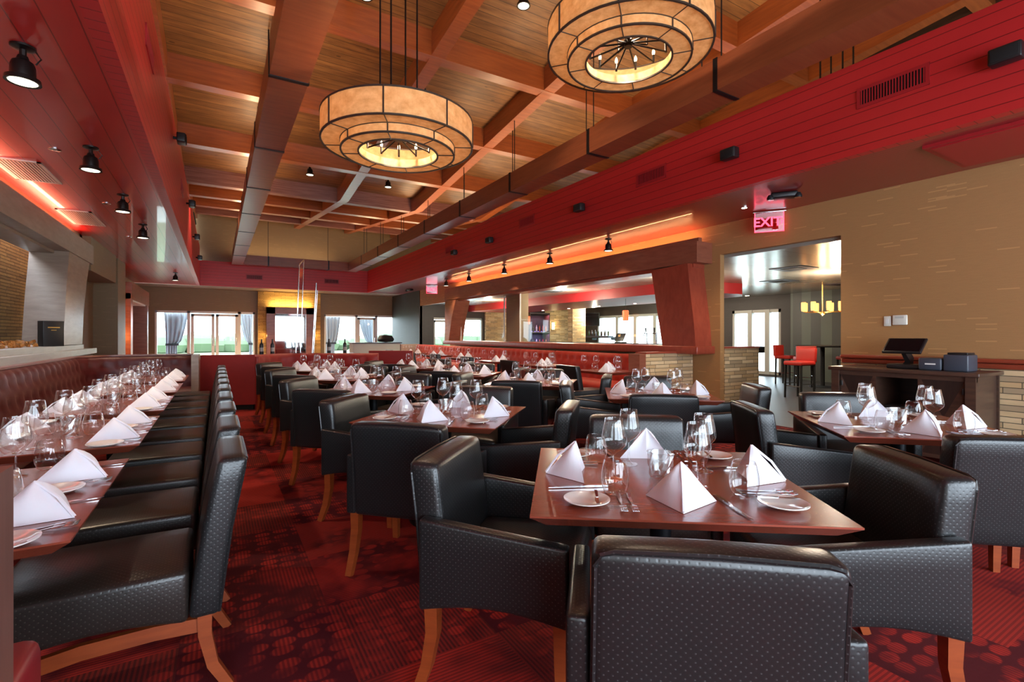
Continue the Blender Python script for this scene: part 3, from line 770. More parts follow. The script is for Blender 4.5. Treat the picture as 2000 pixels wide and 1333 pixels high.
# long row along the wine-red banquette
for k,yc in enumerate((2.33,3.73,5.1,6.48,7.87)):
    nm='%s table along the wine-red banquette'%ORD[k]
    RTAB((-.73,yc,0),0,'red-brown banquette table, %s from the camera along the wine-red banquette'%ORD[k],'tables along the wine-red banquette')
    for sn,s in (('chair-side',1),('bench-side',-1)):
        for pn,t in (('near',-.265),('far',.265)):
            n=s*.235; q='%s %s place of the %s'%(pn,sn,nm)
            j=random.uniform; y=yc+t
            rz=PI/2 if s>0 else -PI/2
            o=NAP((-.73+n+.02*s,y+j(-.02,.02),.7505),rz+j(-.15,.15)+(-.55 if s>0 else -.3),'white pyramid napkin, %s'%q,'pyramid napkins'); o.scale=(1.2,1.1,.82)
            WINE((-.73+n*.15+j(-.02,.02)+.0,y+s*.12,.7505),0,'wine glass, %s'%q,'wine glasses')
            TUMB((-.73+n*.5,y+s*.2+j(-.01,.01),.7505),0,'stemless tumbler, %s'%q,'tumblers')
            if k<3:
                PLATE((-.73+n+.0*s,y-s*.235,.7505),rz,'white bread plate, %s'%q,'bread plates')
            if k<3 and s>0:
                FORK((-.73+n+.04,y-.155,.7505),rz+PI,'outer fork, %s'%q,'forks')
                FORK((-.73+n+.04,y-.13,.7505),rz+PI,'inner fork, %s'%q,'forks')
                KNIFE((-.73+n+.04,y+.14,.7505),rz+PI,'table knife, %s'%q,'table knives')
    CAND((-.73,yc,.7505),.3,'twisted crystal candle holder in the middle of the %s'%nm,'candle holders')
for k in range(10):
    SIDE((-.29,2.36+.69*k,0),PI/2,'black dimpled-leather armless chair, %s from the camera in the long row'%ORD[k],'armless chairs in the long row')
# tables along the orange-red banquette, with armless chairs
for k,(xc,yc) in enumerate(((5.36,5.98),(5.36,7.75),(5.36,9.5),(5.36,11.3),(5.36,13.1),(5.36,15.0))):
    nm='%s table along the orange-red banquette'%ORD[k]
    KTAB((xc,yc,0),0,'small red-brown table, %s along the orange-red banquette'%ORD[k],'tables along the orange-red banquette')
    for pn,dx,dy in (('front',-.18,-.12),('bench',.2,.1)):
        q='%s place of the %s'%(pn,nm)
        NAP((xc+dx,yc+dy*1.6,.7505),-.5 if pn=='front' else .6,'white pyramid napkin, %s'%q,'pyramid napkins')
        WINE((xc+dx*.3,yc-dy*1.6,.7505),0,'inner wine glass, %s'%q,'wine glasses')
        WINE((xc+dx*.5-.1,yc-dy*2.8,.7505),0,'outer wine glass, %s'%q,'wine glasses')
        TUMB((xc+dx*.8,yc-dy*1.0,.7505),0,'stemless tumbler, %s'%q,'tumblers')
    SIDE((xc-.46,yc-.02,0),-PI/2,'black armless chair pulled up to the %s'%nm,'chairs along the orange-red banquette')

# ------------------------------------------------------------------ banquettes
def tufted(path, z0, z1, th, name, mat, parent, du=.24, dz=.19, lean=.08):
    """a buttoned back along a plan path; the path's left-hand side is the seat side"""
    P=[Vector(p+(0,)) for p in path]; L=[0]
    for a,b in zip(P,P[1:]): L.append(L[-1]+(b-a).length)
    n=max(8,int(L[-1]/.06)); m=12; vs=[]; fs=[]
    def pt(s):
        for i in range(len(P)-1):
            if s<=L[i+1] or i==len(P)-2:
                t=(s-L[i])/(L[i+1]-L[i]); d=(P[i+1]-P[i]).normalized(); return P[i].lerp(P[i+1],t),d
    for i in range(n+1):
        s=L[-1]*i/n; p,d=pt(s)
        if 0<i<n:
            a,b=pt(max(0,s-.12))[1],pt(min(L[-1],s+.12))[1]; d=(a+b).normalized()
        nn=Vector((-d.y,d.x,0))
        for j in range(m+1):
            z=z0+(z1-z0)*j/m; e=0
            row=round((z1-.14-z)/dz); u=s/du+(.5 if row%2 else 0)
            dist=math.hypot((u-round(u))*du,(z-(z1-.14-row*dz)))
            e-=.045*math.exp(-(dist/.045)**2) if 0<=row<3 else 0
            if z>z1-.16 and row>=0:   # vertical pleats above the top row of buttons
                u0=s/du; e-=.018*math.exp(-((u0-round(u0))*du/.025)**2)
            if j==m: e-=.05
            if j==m-1: e-=.012
            q=p+nn*(th+e-lean*(j/m))
            vs.append((q.x,q.y,z))
        q=p; vs.append((q.x,q.y,z1)); vs.append((q.x,q.y,z0))
    k=m+3
    for i in range(n):
        for j in range(k): fs.append((i*k+j,(i+1)*k+j,(i+1)*k+(j+1)%k,i*k+(j+1)%k))
    fs.append(tuple(range(k-1,-1,-1))); fs.append(tuple(n*k+j for j in range(k)))
    mb=MB().add(vs,fs); return mb.obj(name,M[mat],parent,angle=70)
def strip(path,o0,o1,z0,z1,name,mat,parent,r=.0):
    P=[Vector(p+(0,)) for p in path]; vs=[]; fs=[]; k=len(P)
    for i,p in enumerate(P):
        d=(P[min(i+1,k-1)]-P[max(i-1,0)]).normalized(); nn=Vector((-d.y,d.x,0))
        for o,z in ((o0,z0),(o1,z0),(o1+r*.5,z0+(z1-z0)*.5),(o1,z1-r),(o1-r,z1),(o0,z1)):
            q=p+nn*o; vs.append((q.x,q.y,z))
    for i in range(k-1):
        for j in range(6): fs.append((i*6+j,(i+1)*6+j,(i+1)*6+(j+1)%6,i*6+(j+1)%6))
    fs+= [tuple(range(5,-1,-1)),tuple((k-1)*6+j for j in range(6))]
    return MB().add(vs,fs).obj(name,M[mat],parent,angle=50)
# wine-red banquette: along the left wall, round the corner and along its return (seat side = right of travel, so travel backwards)
arc=[(-1.84+.55*(1-math.cos(a)),9.45+.55*math.sin(a)) for a in [i*PI/2/8 for i in range(9)]]
path=[(-1.84,1.5),(-1.84,5),(-1.84,8.9)]+arc+[(-.8,10.0),(-.36,10.0)]
path=path[::-1]
b=thing('banquette','long wine-red tufted velvet banquette curving round the corner by the left wall','banquette',(0,0,0))
tufted(path,.42,.98,.16,'backrest','velvet_dark',b)
strip(path,.0,.62,.28,.46,'seat','velvet_dark',b,.05)
strip(path,.02,.55,0,.28,'base','dark_wood',b)
MB().box((-.36,9.32,0),(-.26,10.06,1.0)).obj('end_panel',M['ash'],b)
strip(path,-.05,.04,.98,1.005,'top_rail','frame_wood',b)
# orange-red banquette along the opening to the bar
b=thing('banquette','orange-red tufted velvet banquette under the wooden sill of the bar opening','banquette',(0,0,0))
p2=[(6.58,5.9),(6.58,9.0)]; p3=[(6.58,9.03),(6.58,13.4)]; p4=[(6.58,13.43),(6.58,17.9)]
for q in (p2,p3,p4): tufted(q,.42,.97,.16,'backrest','velvet_orange',b)
strip([(6.58,5.9),(6.58,17.9)],0,.62,.28,.46,'seat','velvet_orange',b,.05)
strip([(6.58,5.9),(6.58,17.9)],.02,.55,0,.28,'base','velvet_orange',b)
MB().box((5.9,17.92,0),(6.6,18.05,.98)).obj('end_panel',M['ash'],b)
# booth in the middle at the end of the aisle
b=thing('booth','tall red velvet booth with tufted back at the end of the aisle','booth',(0,0,0))
pth=[(2.75,9.75),(1.6,10.45),(1.3,10.55),(1.05,10.55),(.82,10.42),(.52,9.95)]
tufted(pth,.42,.96,.16,'backrest','velvet_red',b)
strip(pth,0,.55,0,.46,'seat','velvet_red',b,.05)
MB().obox((.17,10.0,.53),(.88,.1,.88),math.radians(-20)).obj('side_panel',M['velvet_red'],b)
MB().obox((.17,10.0,.045),(.82,.06,.09),math.radians(-20)).obj('plinth',M['dark'],b)
MB().tube([(.6,9.82,.1),(.6,9.82,.94)],.035,10).tube([(.6,9.82,0),(.6,9.82,.1)],.022,8).obj('corner_post',M['velvet_red'],b)
b=thing('booth','flat-backed dark red booth beside the far host counter','booth',(0,0,0))
MB().obox((3.25,10.55,.49),(.95,.1,.98),math.radians(-31)).obj('back_panel',M['velvet_red'],b)
MB().obox((3.4,10.8,.23),(.95,.45,.46),math.radians(-31)).obj('seat',M['velvet_red'],b)
# divider beside the camera with the end of its red bench
b=thing('bench','near bench with grained wood end panel and red vinyl seat end','bench',(0,0,0))
MB().box((-1.6,1.13,0),(-.31,1.2,1.09)).obj('wood_panel',M['post_wood'],b)
MB().rbox((1.2,.22,.66),.03,(-.92,1.32,.35),(3,2,2)).obj('seat',M['red_vinyl'],b)

# ------------------------------------------------------------------ sideboard with the till
t=thing('sideboard','dark brown sideboard with two panelled doors and an open middle','sideboard',(0,0,0))
X0,X1,Y0,Y1=6.27,6.94,1.76,3.06
MB().box((X0+.03,Y0+.02,.06),(X1,Y0+.06,.91)).box((X0+.03,Y1-.06,.06),(X1,Y1-.02,.91)).box((X1-.03,Y0,.06),(X1,Y1,.91)).box((X0+.03,Y0,.06),(X1,Y1,.1)).box((X0+.03,2.2,.1),(X1,2.23,.91)).box((X0+.03,2.61,.1),(X1,2.64,.91)).box((X0+.05,2.23,.45),(X1,2.61,.48)).box((X0+.02,Y0,.86),(X0+.05,Y1,.91)).obj('body',M['dark_wood'],t,smooth=False)
MB().rbox((.7,1.36,.04),.008,(6.6,2.41,.93)).obj('top',M['dark_wood'],t)
for a in (Y0+.03,2.0,2.4,Y1-.09): pass
for a,bb in ((Y0,Y0+.08),(Y1-.08,Y1)): MB().box((X0,a,0),(X0+.08,bb,.91)).obj('post',M['dark_wood'],t)
for q,(a,bb) in enumerate(((Y0+.09,2.2),(2.64,Y1-.09))):
    c=((a+bb)/2,.48); mb=MB(); x=X0+.03
    mb.add([(x,a,.1),(x,bb,.1),(x,bb,.86),(x,a,.86),(x+.022,c[0],c[1]),(x+.03,a,.1),(x+.03,bb,.1),(x+.03,bb,.86),(x+.03,a,.86)],[(1,0,4),(2,1,4),(3,2,4),(0,3,4),(5,6,7,8),(0,1,6,5),(1,2,7,6),(2,3,8,7),(3,0,5,8)])
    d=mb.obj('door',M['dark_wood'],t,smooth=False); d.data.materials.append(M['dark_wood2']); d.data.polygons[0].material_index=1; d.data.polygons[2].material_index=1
    hy=a+.012 if q==0 else bb-.012
    for z in (.2,.76): MB().box((X0+.015,hy-.008,z-.03),(X0+.032,hy+.008,z+.03)).obj('hinge',M['chrome'],d)
p=thing('point_of_sale_terminal','black touchscreen till tilted on a stand on the sideboard','till',(6.55,2.42,.9505),0)
MB().rbox((.26,.3,.05),.012,(0.02,0,.025)).obj('base',M['black'],p)
MB().tube([(.03,0,.04),(.02,-.02,.1),(-.03,0,.19)],0,sq=[(.12,.06),(.1,.05),(.1,.04)],up=(0,1,0)).obj('stand',M['black'],p)
s=MB().rbox((.03,.36,.24),.01,(0,0,0),(2,2,2)).obj('screen_housing',M['black'],p); s.location=(-.05,0,.25); s.rotation_euler=(0,math.radians(50),0)
d=MB().box((-.0165,-.16,-.1),(-.0155,.16,.1)).obj('screen',M['screen'],s)
p=MB().rbox((.22,.2,.13),.02,(0,0,.065)).obj('card_printer',M['pos_grey']); p.location=(6.5,2.16,.9505); tag(p,'small slate printer beside the till stand on the sideboard','printer')
MB().box((-.112,-.05,.06),(-.11,.04,.075)).obj('paper_slot',M['white'],p)
p=MB().rbox((.26,.2,.17),.015,(0,0,.085)).obj('receipt_printer',M['pos_grey']); p.location=(6.52,1.95,.9505); tag(p,'larger slate receipt printer at the outer end of the sideboard','printer')
MB().rbox((.2,.16,.02),.006,(0.02,0,.18)).obj('lid',M['black'],p)
for k,z in enumerate((.4805,.5115)):
    q=MB().rbox((.22,.2,.03),.004,(0,0,.015)).obj('menu_folder',M['black'] if k else M['white']); q.location=(6.5+.01*k,2.47,z); tag(q,['pale folder lying on the open shelf of the sideboard','dark folder lying on the pale folder in the sideboard'][k],'folder')
# wall plates
s=MB().rbox((.012,.075,.12),.006,(6.99,2.775,1.49)).obj('light_switch',M['plastic']); tag(s,'small white light switch on the gold-brown wall above the sideboard','light switch')
MB().box((6.978,2.76,1.46),(6.984,2.79,1.52)).obj('rocker',M['white'],s)
s=MB().rbox((.03,.15,.12),.012,(6.985,2.645,1.5)).obj('thermostat',M['plastic']); tag(s,'white thermostat box beside the light switch on the gold-brown wall','thermostat')
MB().box((6.968,2.6,1.52),(6.971,2.69,1.545)).obj('display',M['vent'],s)

# ------------------------------------------------------------------ chandeliers
def make_chandelier():
    r=root('chandelier','chandelier')
    R1,R2,R3=.70,.527,.37
    def drum(R,z0,z1,nm): return MB().lathe([(R,z0),(R,z1),(R-.006,z1),(R-.006,z0),(R,z0)],48).obj(nm,M['shade'],r,angle=50)
    d1=drum(R1,0,.23,'outer_shade'); d2=drum(R2,-.075,.06,'inner_shade'); drum(R3,-.075,.0,'core_shade')
    a=MB().lathe([(R1-.008,.004),(R2,.004),(R2,.009),(R1-.008,.009),(R1-.008,.004)],48).obj('outer_diffuser',M['shade'],r)
    b=MB().lathe([(R2-.008,-.072),(R3,-.072),(R3,-.067),(R2-.008,-.067),(R2-.008,-.072)],48).obj('inner_diffuser',M['shade'],r)
    for R,z in ((R1,.0),(R1,.23),(R2,-.075),(R3,-.075),(R2,.005)):
        MB().lathe([(R+.006,z-.007),(R+.006,z+.007),(R-.01,z+.007),(R-.01,z-.007),(R+.006,z-.007)],48).obj('ring',M['ring_bronze'],r,angle=50)
    for i in range(8):
        t=2*PI*i/8+.2; c,s=math.cos(t),math.sin(t)
        MB().tube([(c*(R1+.004),s*(R1+.004),0),(c*(R1+.004),s*(R1+.004),.23)],.008,4).tube([(c*R1,s*R1,0),(c*R2,s*R2,0)],.005,4).obj('rib',M['ring_bronze'],d1)
        MB().tube([(c*(R2+.003),s*(R2+.003),-.075),(c*(R2+.003),s*(R2+.003),.0)],.007,4).tube([(c*R2,s*R2,-.078),(c*R3,s*R3,-.078)],.005,4).obj('rib',M['ring_bronze'],d2)
    MB().lathe([(0,.05),(.035,.05),(.035,.11),(0,.11)],16).obj('hub',M['bronze'],r)
    for i in range(12):
        t=2*PI*i/12+.1; c,s=math.cos(t),math.sin(t)
        am=MB().tube([(.03*c,.03*s,.08),(.34*c,.34*s,.03)],.008,5).tube([(.34*c,.34*s,.022),(.34*c,.34*s,.095)],.011,6).obj('arm',M['bronze'],r)
        MB().lathe([(0,.095),(.011,.1),(.014,.118),(.009,.138),(0,.155)],8,(.34*c,.34*s,0)).obj('bulb',M['bulb'],am)
    for x,y in ((-.13,-.13),(.13,-.13),(.13,.13),(-.13,.13)):
        MB().tube([(x,y,.1),(x,y,2.3)],.009,6).tube([(x,y,.1),(0,0,.08)],.007,5).obj('hanger_rod',M['bronze'],r)
    return r
CH=Kind(make_chandelier)
CH((1.48,4.57,3.12),.1,'tiered drum chandelier of parchment panels hanging lower over the aisle tables','drum chandeliers')
CH((3.08,3.16,3.79),.5,'tiered drum chandelier of parchment panels cut by the top of the photo','drum chandeliers')
for x,y,z in ((1.48,4.57,3.12),(3.08,3.16,3.79)):
    light('POINT','chandelier_light',(x,y,z+.17),30,(1,.8,.58),.03)
hr=0
g=thing('rod_cluster','four thin dark rods of a hidden pendant behind the red soffit face','hanging rods',(0,0,0))
for x,y in ((6.3,3.2),(6.3,2.95),(6.55,2.95),(6.55,3.2)):
    MB().tube([(x,y,3.7),(x,y,zc(y)+BD)],.01,6).obj('hanger_rod',M['bronze'],g)

# ------------------------------------------------------------------ spotlights, speakers, vents, signs
def make_spot():
    r=root('track_spotlight','spotlight')
    MB().lathe([(0,0),(.062,0),(.062,-.012),(.03,-.022),(0,-.022)],20).obj('canopy',M['bronze'],r)
    MB().tube([(0,0,-.02),(0,0,-.07)],.018,8).tube([(.06,0,-.02),(.085,0,-.06),(.06,0,-.1)],.005,5).obj('stem',M['bronze'],r)
    b=MB().lathe([(0,-.06),(.025,-.062),(.032,-.085),(.052,-.1),(.06,-.125),(.062,-.19),(.085,-.2),(.088,-.225),(.075,-.225),(.055,-.2),(0,-.2)],20).obj('lamp_body',M['bronze'],r)
    MB().lathe([(.07,-.222),(.05,-.208),(0,-.206)],16).obj('lens',M['led2'],b)
    return r
SP=Kind(make_spot)
for k,(y,) in enumerate(((4.19,),(6.1,),(7.95,),(9.92,),(17.1,))):
    SP((-1.04,y,ZS),.3*k,'bronze spotlight under the wide red boards by the left wall, %s from the camera'%ORD[k],'bronze spotlights')
for k,(x,y) in enumerate(((6.27,6.95),(6.27,8.84),(6.3,10.89),(6.3,12.95),(6.27,14.55))):
    SP((x,y,ZS),.5*k,'bronze spotlight above the bar opening, %s from the doorway'%ORD[k],'bronze spotlights')
ceil_spots=[(1.55,6.05,'nearer the hanging chandelier rods'),(3.35,5.3,'above the two chandeliers'),(2.9,7.7,'behind the hanging chandelier'),(6.2,5.0,'in the gap above the red soffit'),(1.75,11.6,'in the coffer before the valley beam, aisle side'),(3.5,11.6,'in the coffer before the valley beam, bar side'),(-.05,13.6,'beyond the valley, wall side'),(3.4,13.8,'beyond the valley, bar side')]
for k,(x,y,d) in enumerate(ceil_spots):
    SP((x,y,zc(y)+BD),.4*k,'bronze spotlight on the ceiling planks %s'%d,'bronze spotlights')
def make_speaker():
    r=root('wall_speaker','speaker')
    MB().rbox((.11,.2,.13),.015,(.1,0,0)).obj('cabinet',M['black'],r)
    MB().rbox((.01,.17,.1),.004,(.158,0,0)).obj('grille',M['dark'],r)
    MB().tube([(0,0,0),(.06,0,0)],.02,8).obj('bracket',M['black_metal'],r)
    return r
SK=Kind(make_speaker)
for k,(y,z) in enumerate(((1.32,3.54),(3.77,3.53),(6.67,3.52),(9.94,3.5),(11.9,3.5))):
    SK((XS1,y,z),PI,'small black speaker on the red soffit above the bar side, %s from the camera'%ORD[k],'small wall speakers')
for k,(y,z) in enumerate(((8.58,4.17),(12.0,4.01),(14.9,3.83),(17.2,3.61))):
    SK((XS0,y,z),0,'small black speaker on the red soffit by the left wall, %s from the camera'%ORD[k],'small wall speakers')
def make_vent():
    r=root('air_vent','vent')
    MB().box((-.012,-.29,-.1),(0,.29,-.07)).box((-.012,-.29,.07),(0,.29,.1)).box((-.012,-.29,-.1),(0,-.26,.1)).box((-.012,.26,-.1),(0,.29,.1)).obj('frame',M['red'],r)
    MB().box((-.003,-.26,-.07),(-.001,.26,.07)).obj('backing',M['dark'],r)
    mb=MB()
    for i in range(22): 
        y=-.25+i*.0238; mb.box((-.012,y-.004,-.07),(-.004,y+.004,.07))
    mb.obj('louvres',M['red'],r)
    return r
VT=Kind(make_vent)
for k,y in enumerate((2.13,5.13,8.5,12.4)):
    VT((XS1,y,3.66),0,'red slotted air vent in the soffit face on the bar side, %s from the camera'%ORD[k],'red air vents')
for k,(y,z) in enumerate(((5.7,4.0),(10.6,3.95))):
    VT((XS0,y,z),PI,'red slotted air vent in the soffit face by the left wall, %s from the camera'%ORD[k],'red air vents')
for k,x in enumerate((1.2,4.0)):
    VT((x,YS,3.52),PI/2,['red slotted air vent on the far soffit beside the long beam','red slotted air vent on the far soffit above the glass panels'][k],'red air vents')
for k,(y0,y1) in enumerate(((6.9,7.75),(9.3,10.4))):
    v=thing('ceiling_vent','pale grey ceiling grille in the red boards, %s from the camera'%ORD[k],'vent',(-1.78,(y0+y1)/2,ZS-.001),0,'grey ceiling grilles')
    h=(y1-y0)/2
    MB().box((-.2,-h,-.012),(.2,-h+.03,0)).box((-.2,h-.03,-.012),(.2,h,0)).box((-.2,-h,-.012),(-.17,h,0)).box((.17,-h,-.012),(.2,h,0)).obj('frame',M['vent'],v)
    mb=MB()
    for i in range(12): mb.box((-.17+i*.0285,-h+.03,-.01),(-.17+i*.0285+.016,h-.03,-.003))
    mb.obj('slats',M['vent'],v); MB().box((-.17,-h+.03,-.003),(.17,h-.03,-.001)).obj('backing',M['pos_grey'],v)
v=MB().box((5.75,1.2,ZS-.03),(6.75,2.0,ZS-.001)).box((5.8,1.25,ZS-.04),(6.7,1.95,ZS-.03)).obj('access_panel',M['red']); tag(v,'red framed access panel in the ceiling by the right wall','ceiling panel')
s=MB().lathe([(0,0),(.05,0),(.05,-.01),(.04,-.012),(0,-.012)],20,(6.35,4.24,ZS)).obj('downlight',M['steel']); tag(s,'bright recessed downlight beside the exit sign','downlight')
MB().lathe([(.036,-.013),(0,-.015)],16,(6.35,4.24,ZS)).obj('lens',M['led'],s)
light('SPOT','downlight_lamp',(6.35,4.24,ZS-.03),60,(1,.82,.55),.05,(0,0,0),spot=110)
def exit_sign(loc,rz,label,sc_=1):
    r=thing('exit_sign',label,'exit sign',loc,rz)
    MB().rbox((.36*sc_,.05,.02),.006,(0,0,0)).obj('canopy',M['steel'],r)
    p=MB().box((-.155*sc_,-.004,-.235*sc_),(.155*sc_,.004,-.01)).obj('panel',M['exit_panel'],r)
    MB().box((-.16*sc_,-.006,-.24*sc_),(.16*sc_,.006,-.232*sc_)).box((-.16*sc_,-.006,-.24*sc_),(-.152*sc_,.006,-.01)).box((.152*sc_,-.006,-.24*sc_),(.16*sc_,.006,-.01)).obj('edge',M['exit'],r)
    f=bpy.data.curves.new('exit_letters','FONT'); f.body='EXIT'; f.size=.15*sc_; f.align_x='CENTER'; f.align_y='CENTER'; f.extrude=.002; f.offset=.004
    f.materials.append(M['exit'])
    tmp=bpy.data.objects.new('letters_curve',f); me=bpy.data.meshes.new_from_object(tmp); bpy.data.objects.remove(tmp)
    o=put('letters',me,r); o.location=(-.018*sc_,-.007,-.125*sc_); o.rotation_euler=(PI/2,0,0)
    MB().prism([(.125*sc_,-.16*sc_),(.125*sc_,-.09*sc_),(.147*sc_,-.125*sc_)],-.008,-.005,'y').obj('arrow',M['exit'],r)
    return r
exit_sign((6.83,4.17,ZS-.02),math.radians(-52),'clear red-lettered EXIT sign hanging before the doorway to the bar',1.2)
exit_sign((6.6,16.6,ZS-.02),math.radians(-20),'small red EXIT sign hanging at the far end of the bar opening',1.2)
exit_sign((8.6,18.2,ZB-.02),math.radians(-10),'red EXIT sign in the bar above the bright window',1.1)
def make_emergency():
    r=root('emergency_light','emergency light')
    MB().rbox((.16,.3,.07),.02,(0,0,-.04)).obj('housing',M['black'],r)
    for s in (-1,1):
        h=MB().lathe([(0,.03),(.03,.03),(.045,.0),(.045,-.03),(0,-.03)],16,(-.05,s*.15,-.06)).obj('lamp_head',M['black'],r)
        MB().lathe([(.04,-.031),(0,-.034)],14,(-.05,s*.15,-.06)).obj('lens',M['steel'],h)
    return r
EM=Kind(make_emergency)
EM((6.13,3.55,ZS),.6,'black twin-head emergency light on the ceiling by the downlight','emergency lights')
EM((6.4,18.4,ZS),.2,'twin-head emergency light on the far ceiling corner','emergency lights')
for k,(x,y) in enumerate(((-1.35,6.35),(-1.3,8.6),(-1.4,11.3))):
    s=MB().lathe([(0,0),(.05,0),(.05,-.006),(.02,-.012),(0,-.012)],14,(x,y,ZS)).obj('sprinkler',M['steel']); tag(s,'small round sprinkler cap in the wide red boards, %s from the camera'%ORD[k],'sprinkler','sprinkler caps')
# menu box on the ledge, switch on the left wall
m=MB().rbox((.14,.24,.36),.004,(0,0,.18)).obj('display_box',M['black']); m.location=(-2.03,9.35,1.161); m.rotation_euler=(0,0,math.radians(-52)); tag(m,'black upright box with gold print standing on the pale ledge','display box')
lt=MB().box((.07,-.07,.26),(.072,.07,.275)).box((.07,-.03,.225),(.072,.03,.233)).obj('gold_print',M['gold'],m)

# ------------------------------------------------------------------ far end: mirror, curtains, glass panels, bottles
m=MB().box((1.7,YF-.32,.3),(2.02,YF-.1,2.46)).box((3.2,YF-.32,.3),(3.5,YF-.1,2.46)).box((1.7,YF-.32,2.2),(3.5,YF-.1,2.46)).obj('mirror_frame',M['frame_wood']); tag(m,'wide wooden frame with mirror glowing against the stone pier','mirror')
MB().box((2.02,YF-.22,.3),(3.2,YF-.2,2.2)).obj('mirror_glass',M['mirror'],m)
def curtain(nm,x0,xt,x1,z1,y,label):
    """a tied-back curtain: wide at the head, gathered at the tie at z .95, hanging below"""
    vs=[];fs=[];n=26;mz=14
    for i in range(n+1):
        u=i/n
        for j in range(mz+1):
            z=z1*(1-j/mz)
            if z>.95: t=(z-.95)/(z1-.95); a=x0+(xt-x0)*(1-t)**.6*.15; b=xt+(x1-xt)*t**.6
            else: a=x0+(xt-x0)*.15; b=xt+(x0-xt)*.1
            x=a+(b-a)*u
            vs.append((x,y+.035*math.sin(u*n*1.1)*(.4+.6*abs(b-a)),z))
    for i in range(n):
        for j in range(mz): fs.append((i*(mz+1)+j,i*(mz+1)+j+1,(i+1)*(mz+1)+j+1,(i+1)*(mz+1)+j))
    o=MB().add(vs,fs).obj('curtain',M['curtain'],angle=80); tag(o,label,'curtain','tied curtains')
    sm=o.modifiers.new('thickness','SOLIDIFY'); sm.thickness=.01
    a=x0+(xt-x0)*.15; b=xt
    MB().box((min(a,b)-.02,y-.06,.92),(max(a,b)+.02,y+.06,1.0)).obj('tie_band',M['pos_grey'],o)
    return o
curtain('c',-1.75,-1.3,-.98,2.18,YF+.35,'pale curtain tied back at the outer end of the far glazed bay')
curtain('c',1.25,1.1,.72,2.18,YF+.35,'pale curtain tied back beside the glowing stone pier')
curtain('c',4.05,4.55,4.75,2.15,YF+.5,'pale curtain behind the glass past the mirror')
curtain('c',6.25,6.0,5.55,2.1,YF+.5,'pale curtain tied back behind the far glass door')
# tall clear panels on the booth
p=thing('glass_partition','tall clear glass panels with bright metal edges rising above the booth','glass partition',(0,0,0))
def panel(x0,x1,y,z0,z1,z2,dx):
    MB().add([(x0,y,z0),(x1,y+.1,z0),(x1+dx,y+.1,z2),(x0+dx,y,z1),(x0,y+.012,z0),(x1,y+.112,z0),(x1+dx,y+.112,z2),(x0+dx,y+.012,z1)],[(0,1,2,3),(7,6,5,4),(0,4,5,1),(1,5,6,2),(2,6,7,3),(3,7,4,0)]).obj('panel',M['acrylic'],p,smooth=False)
    MB().tube([(x0,y,z0),(x0+dx,y,z1)],.012,6).tube([(x1,y+.1,z0),(x1+dx,y+.1,z2)],.008,6).tube([(x0+dx,y,z1),(x1+dx,y+.1,z2)],.01,6).obj('edge_bar',M['chrome'],p)
panel(1.36,1.46,10.8,.9,2.75,2.88,.07)
panel(1.64,1.68,10.6,.9,2.38,2.24,.08)
b=struct('wall_low_ledge', MB().obox((.9,11.35,.46),(2.2,.18,.92),math.radians(-12)).obox((2.3,11.3,.46),(.9,.18,.92),math.radians(-8)), M['dark_wood'])
def make_bottle():
    r=root('wine_bottle','bottle')
    MB().lathe([(0,0),(.038,0),(.04,.01),(.04,.19),(.034,.215),(.016,.24),(.014,.3),(.0165,.302),(.0165,.315),(0,.315)],14).obj('glass_body',M['black'],r)
    MB().lathe([(.0405,.06),(.0405,.14)],14).obj('paper_label',M['ledge'],r)
    return r
BT=Kind(make_bottle)
for k,(x,y,d) in enumerate(((.78,11.375,'first from the lit pier on the booth ledge'),(.98,11.335,'second from the lit pier on the booth ledge'),(2.1,11.325,'before the far glass beside the glass panels'),(2.43,11.285,'before the far glass beside the red booth end'))):
    BT((x,y,.921),k,'dark wine bottle %s'%d,'wine bottles on the booth ledge')
# host counter and shell chair in the far corner
h=thing('host_counter','grey counter in the far corner behind the booth','counter',(5.2,18.9,0))
MB().box((-.9,-.3,0),(.9,.3,1.0)).obj('body',M['grey_frame'],h); MB().box((-.95,-.34,1.0),(.95,.34,1.04)).obj('top',M['pos_grey'],h)
h=MB().lathe([(.02,0),(.28,.02),(.33,.12),(.24,.26),(0,.3)],18,(5.6,18.9,1.041)).obj('dark_dome',M['black']); tag(h,'dark rounded hood standing on the far grey counter','equipment')

# ------------------------------------------------------------------ the bar
b=thing('bar_counter','long dark bar counter behind the glazed opening','bar counter',(0,0,0))
MB().box((9.6,8.5,0),(10.1,15.6,1.04)).obj('front',M['dark_wood'],b); MB().rbox((.75,7.3,.05),.01,(9.8,12.05,1.065)).obj('top',M['dark'],b)
def make_tap():
    r=root('beer_tap','beer tap')
    MB().tube([(0,0,0),(0,0,.3)],.022,10).tube([(0,0,.26),(-.12,0,.28),(-.14,0,.2)],.014,8).obj('tower',M['chrome'],r)
    MB().tube([(-.06,0,.29),(-.06,0,.42)],[.012,.022],8).obj('handle',M['black'],r)
    return r
TP=Kind(make_tap)
for k,y in enumerate((8.95,8.6,9.25)):
    TP((9.7,y,1.0905),0,'chrome beer tap on the bar, %s from the wooden post'%['second','first','third'][k],'beer taps')
t=thing('bar_till','dark till screen tilted on the bar before the bright windows','till',(9.75,10.3,1.0905))
MB().rbox((.2,.3,.04),.01,(0,0,.02)).obj('base',M['black'],t); s=MB().rbox((.03,.34,.24),.008).obj('screen_housing',M['black'],t); s.location=(-.02,0,.17); s.rotation_euler=(0,.5,0)
t=thing('television','black television tilted on the stone corner of the bar','television',(14.75,17.75,2.05),math.radians(-50))
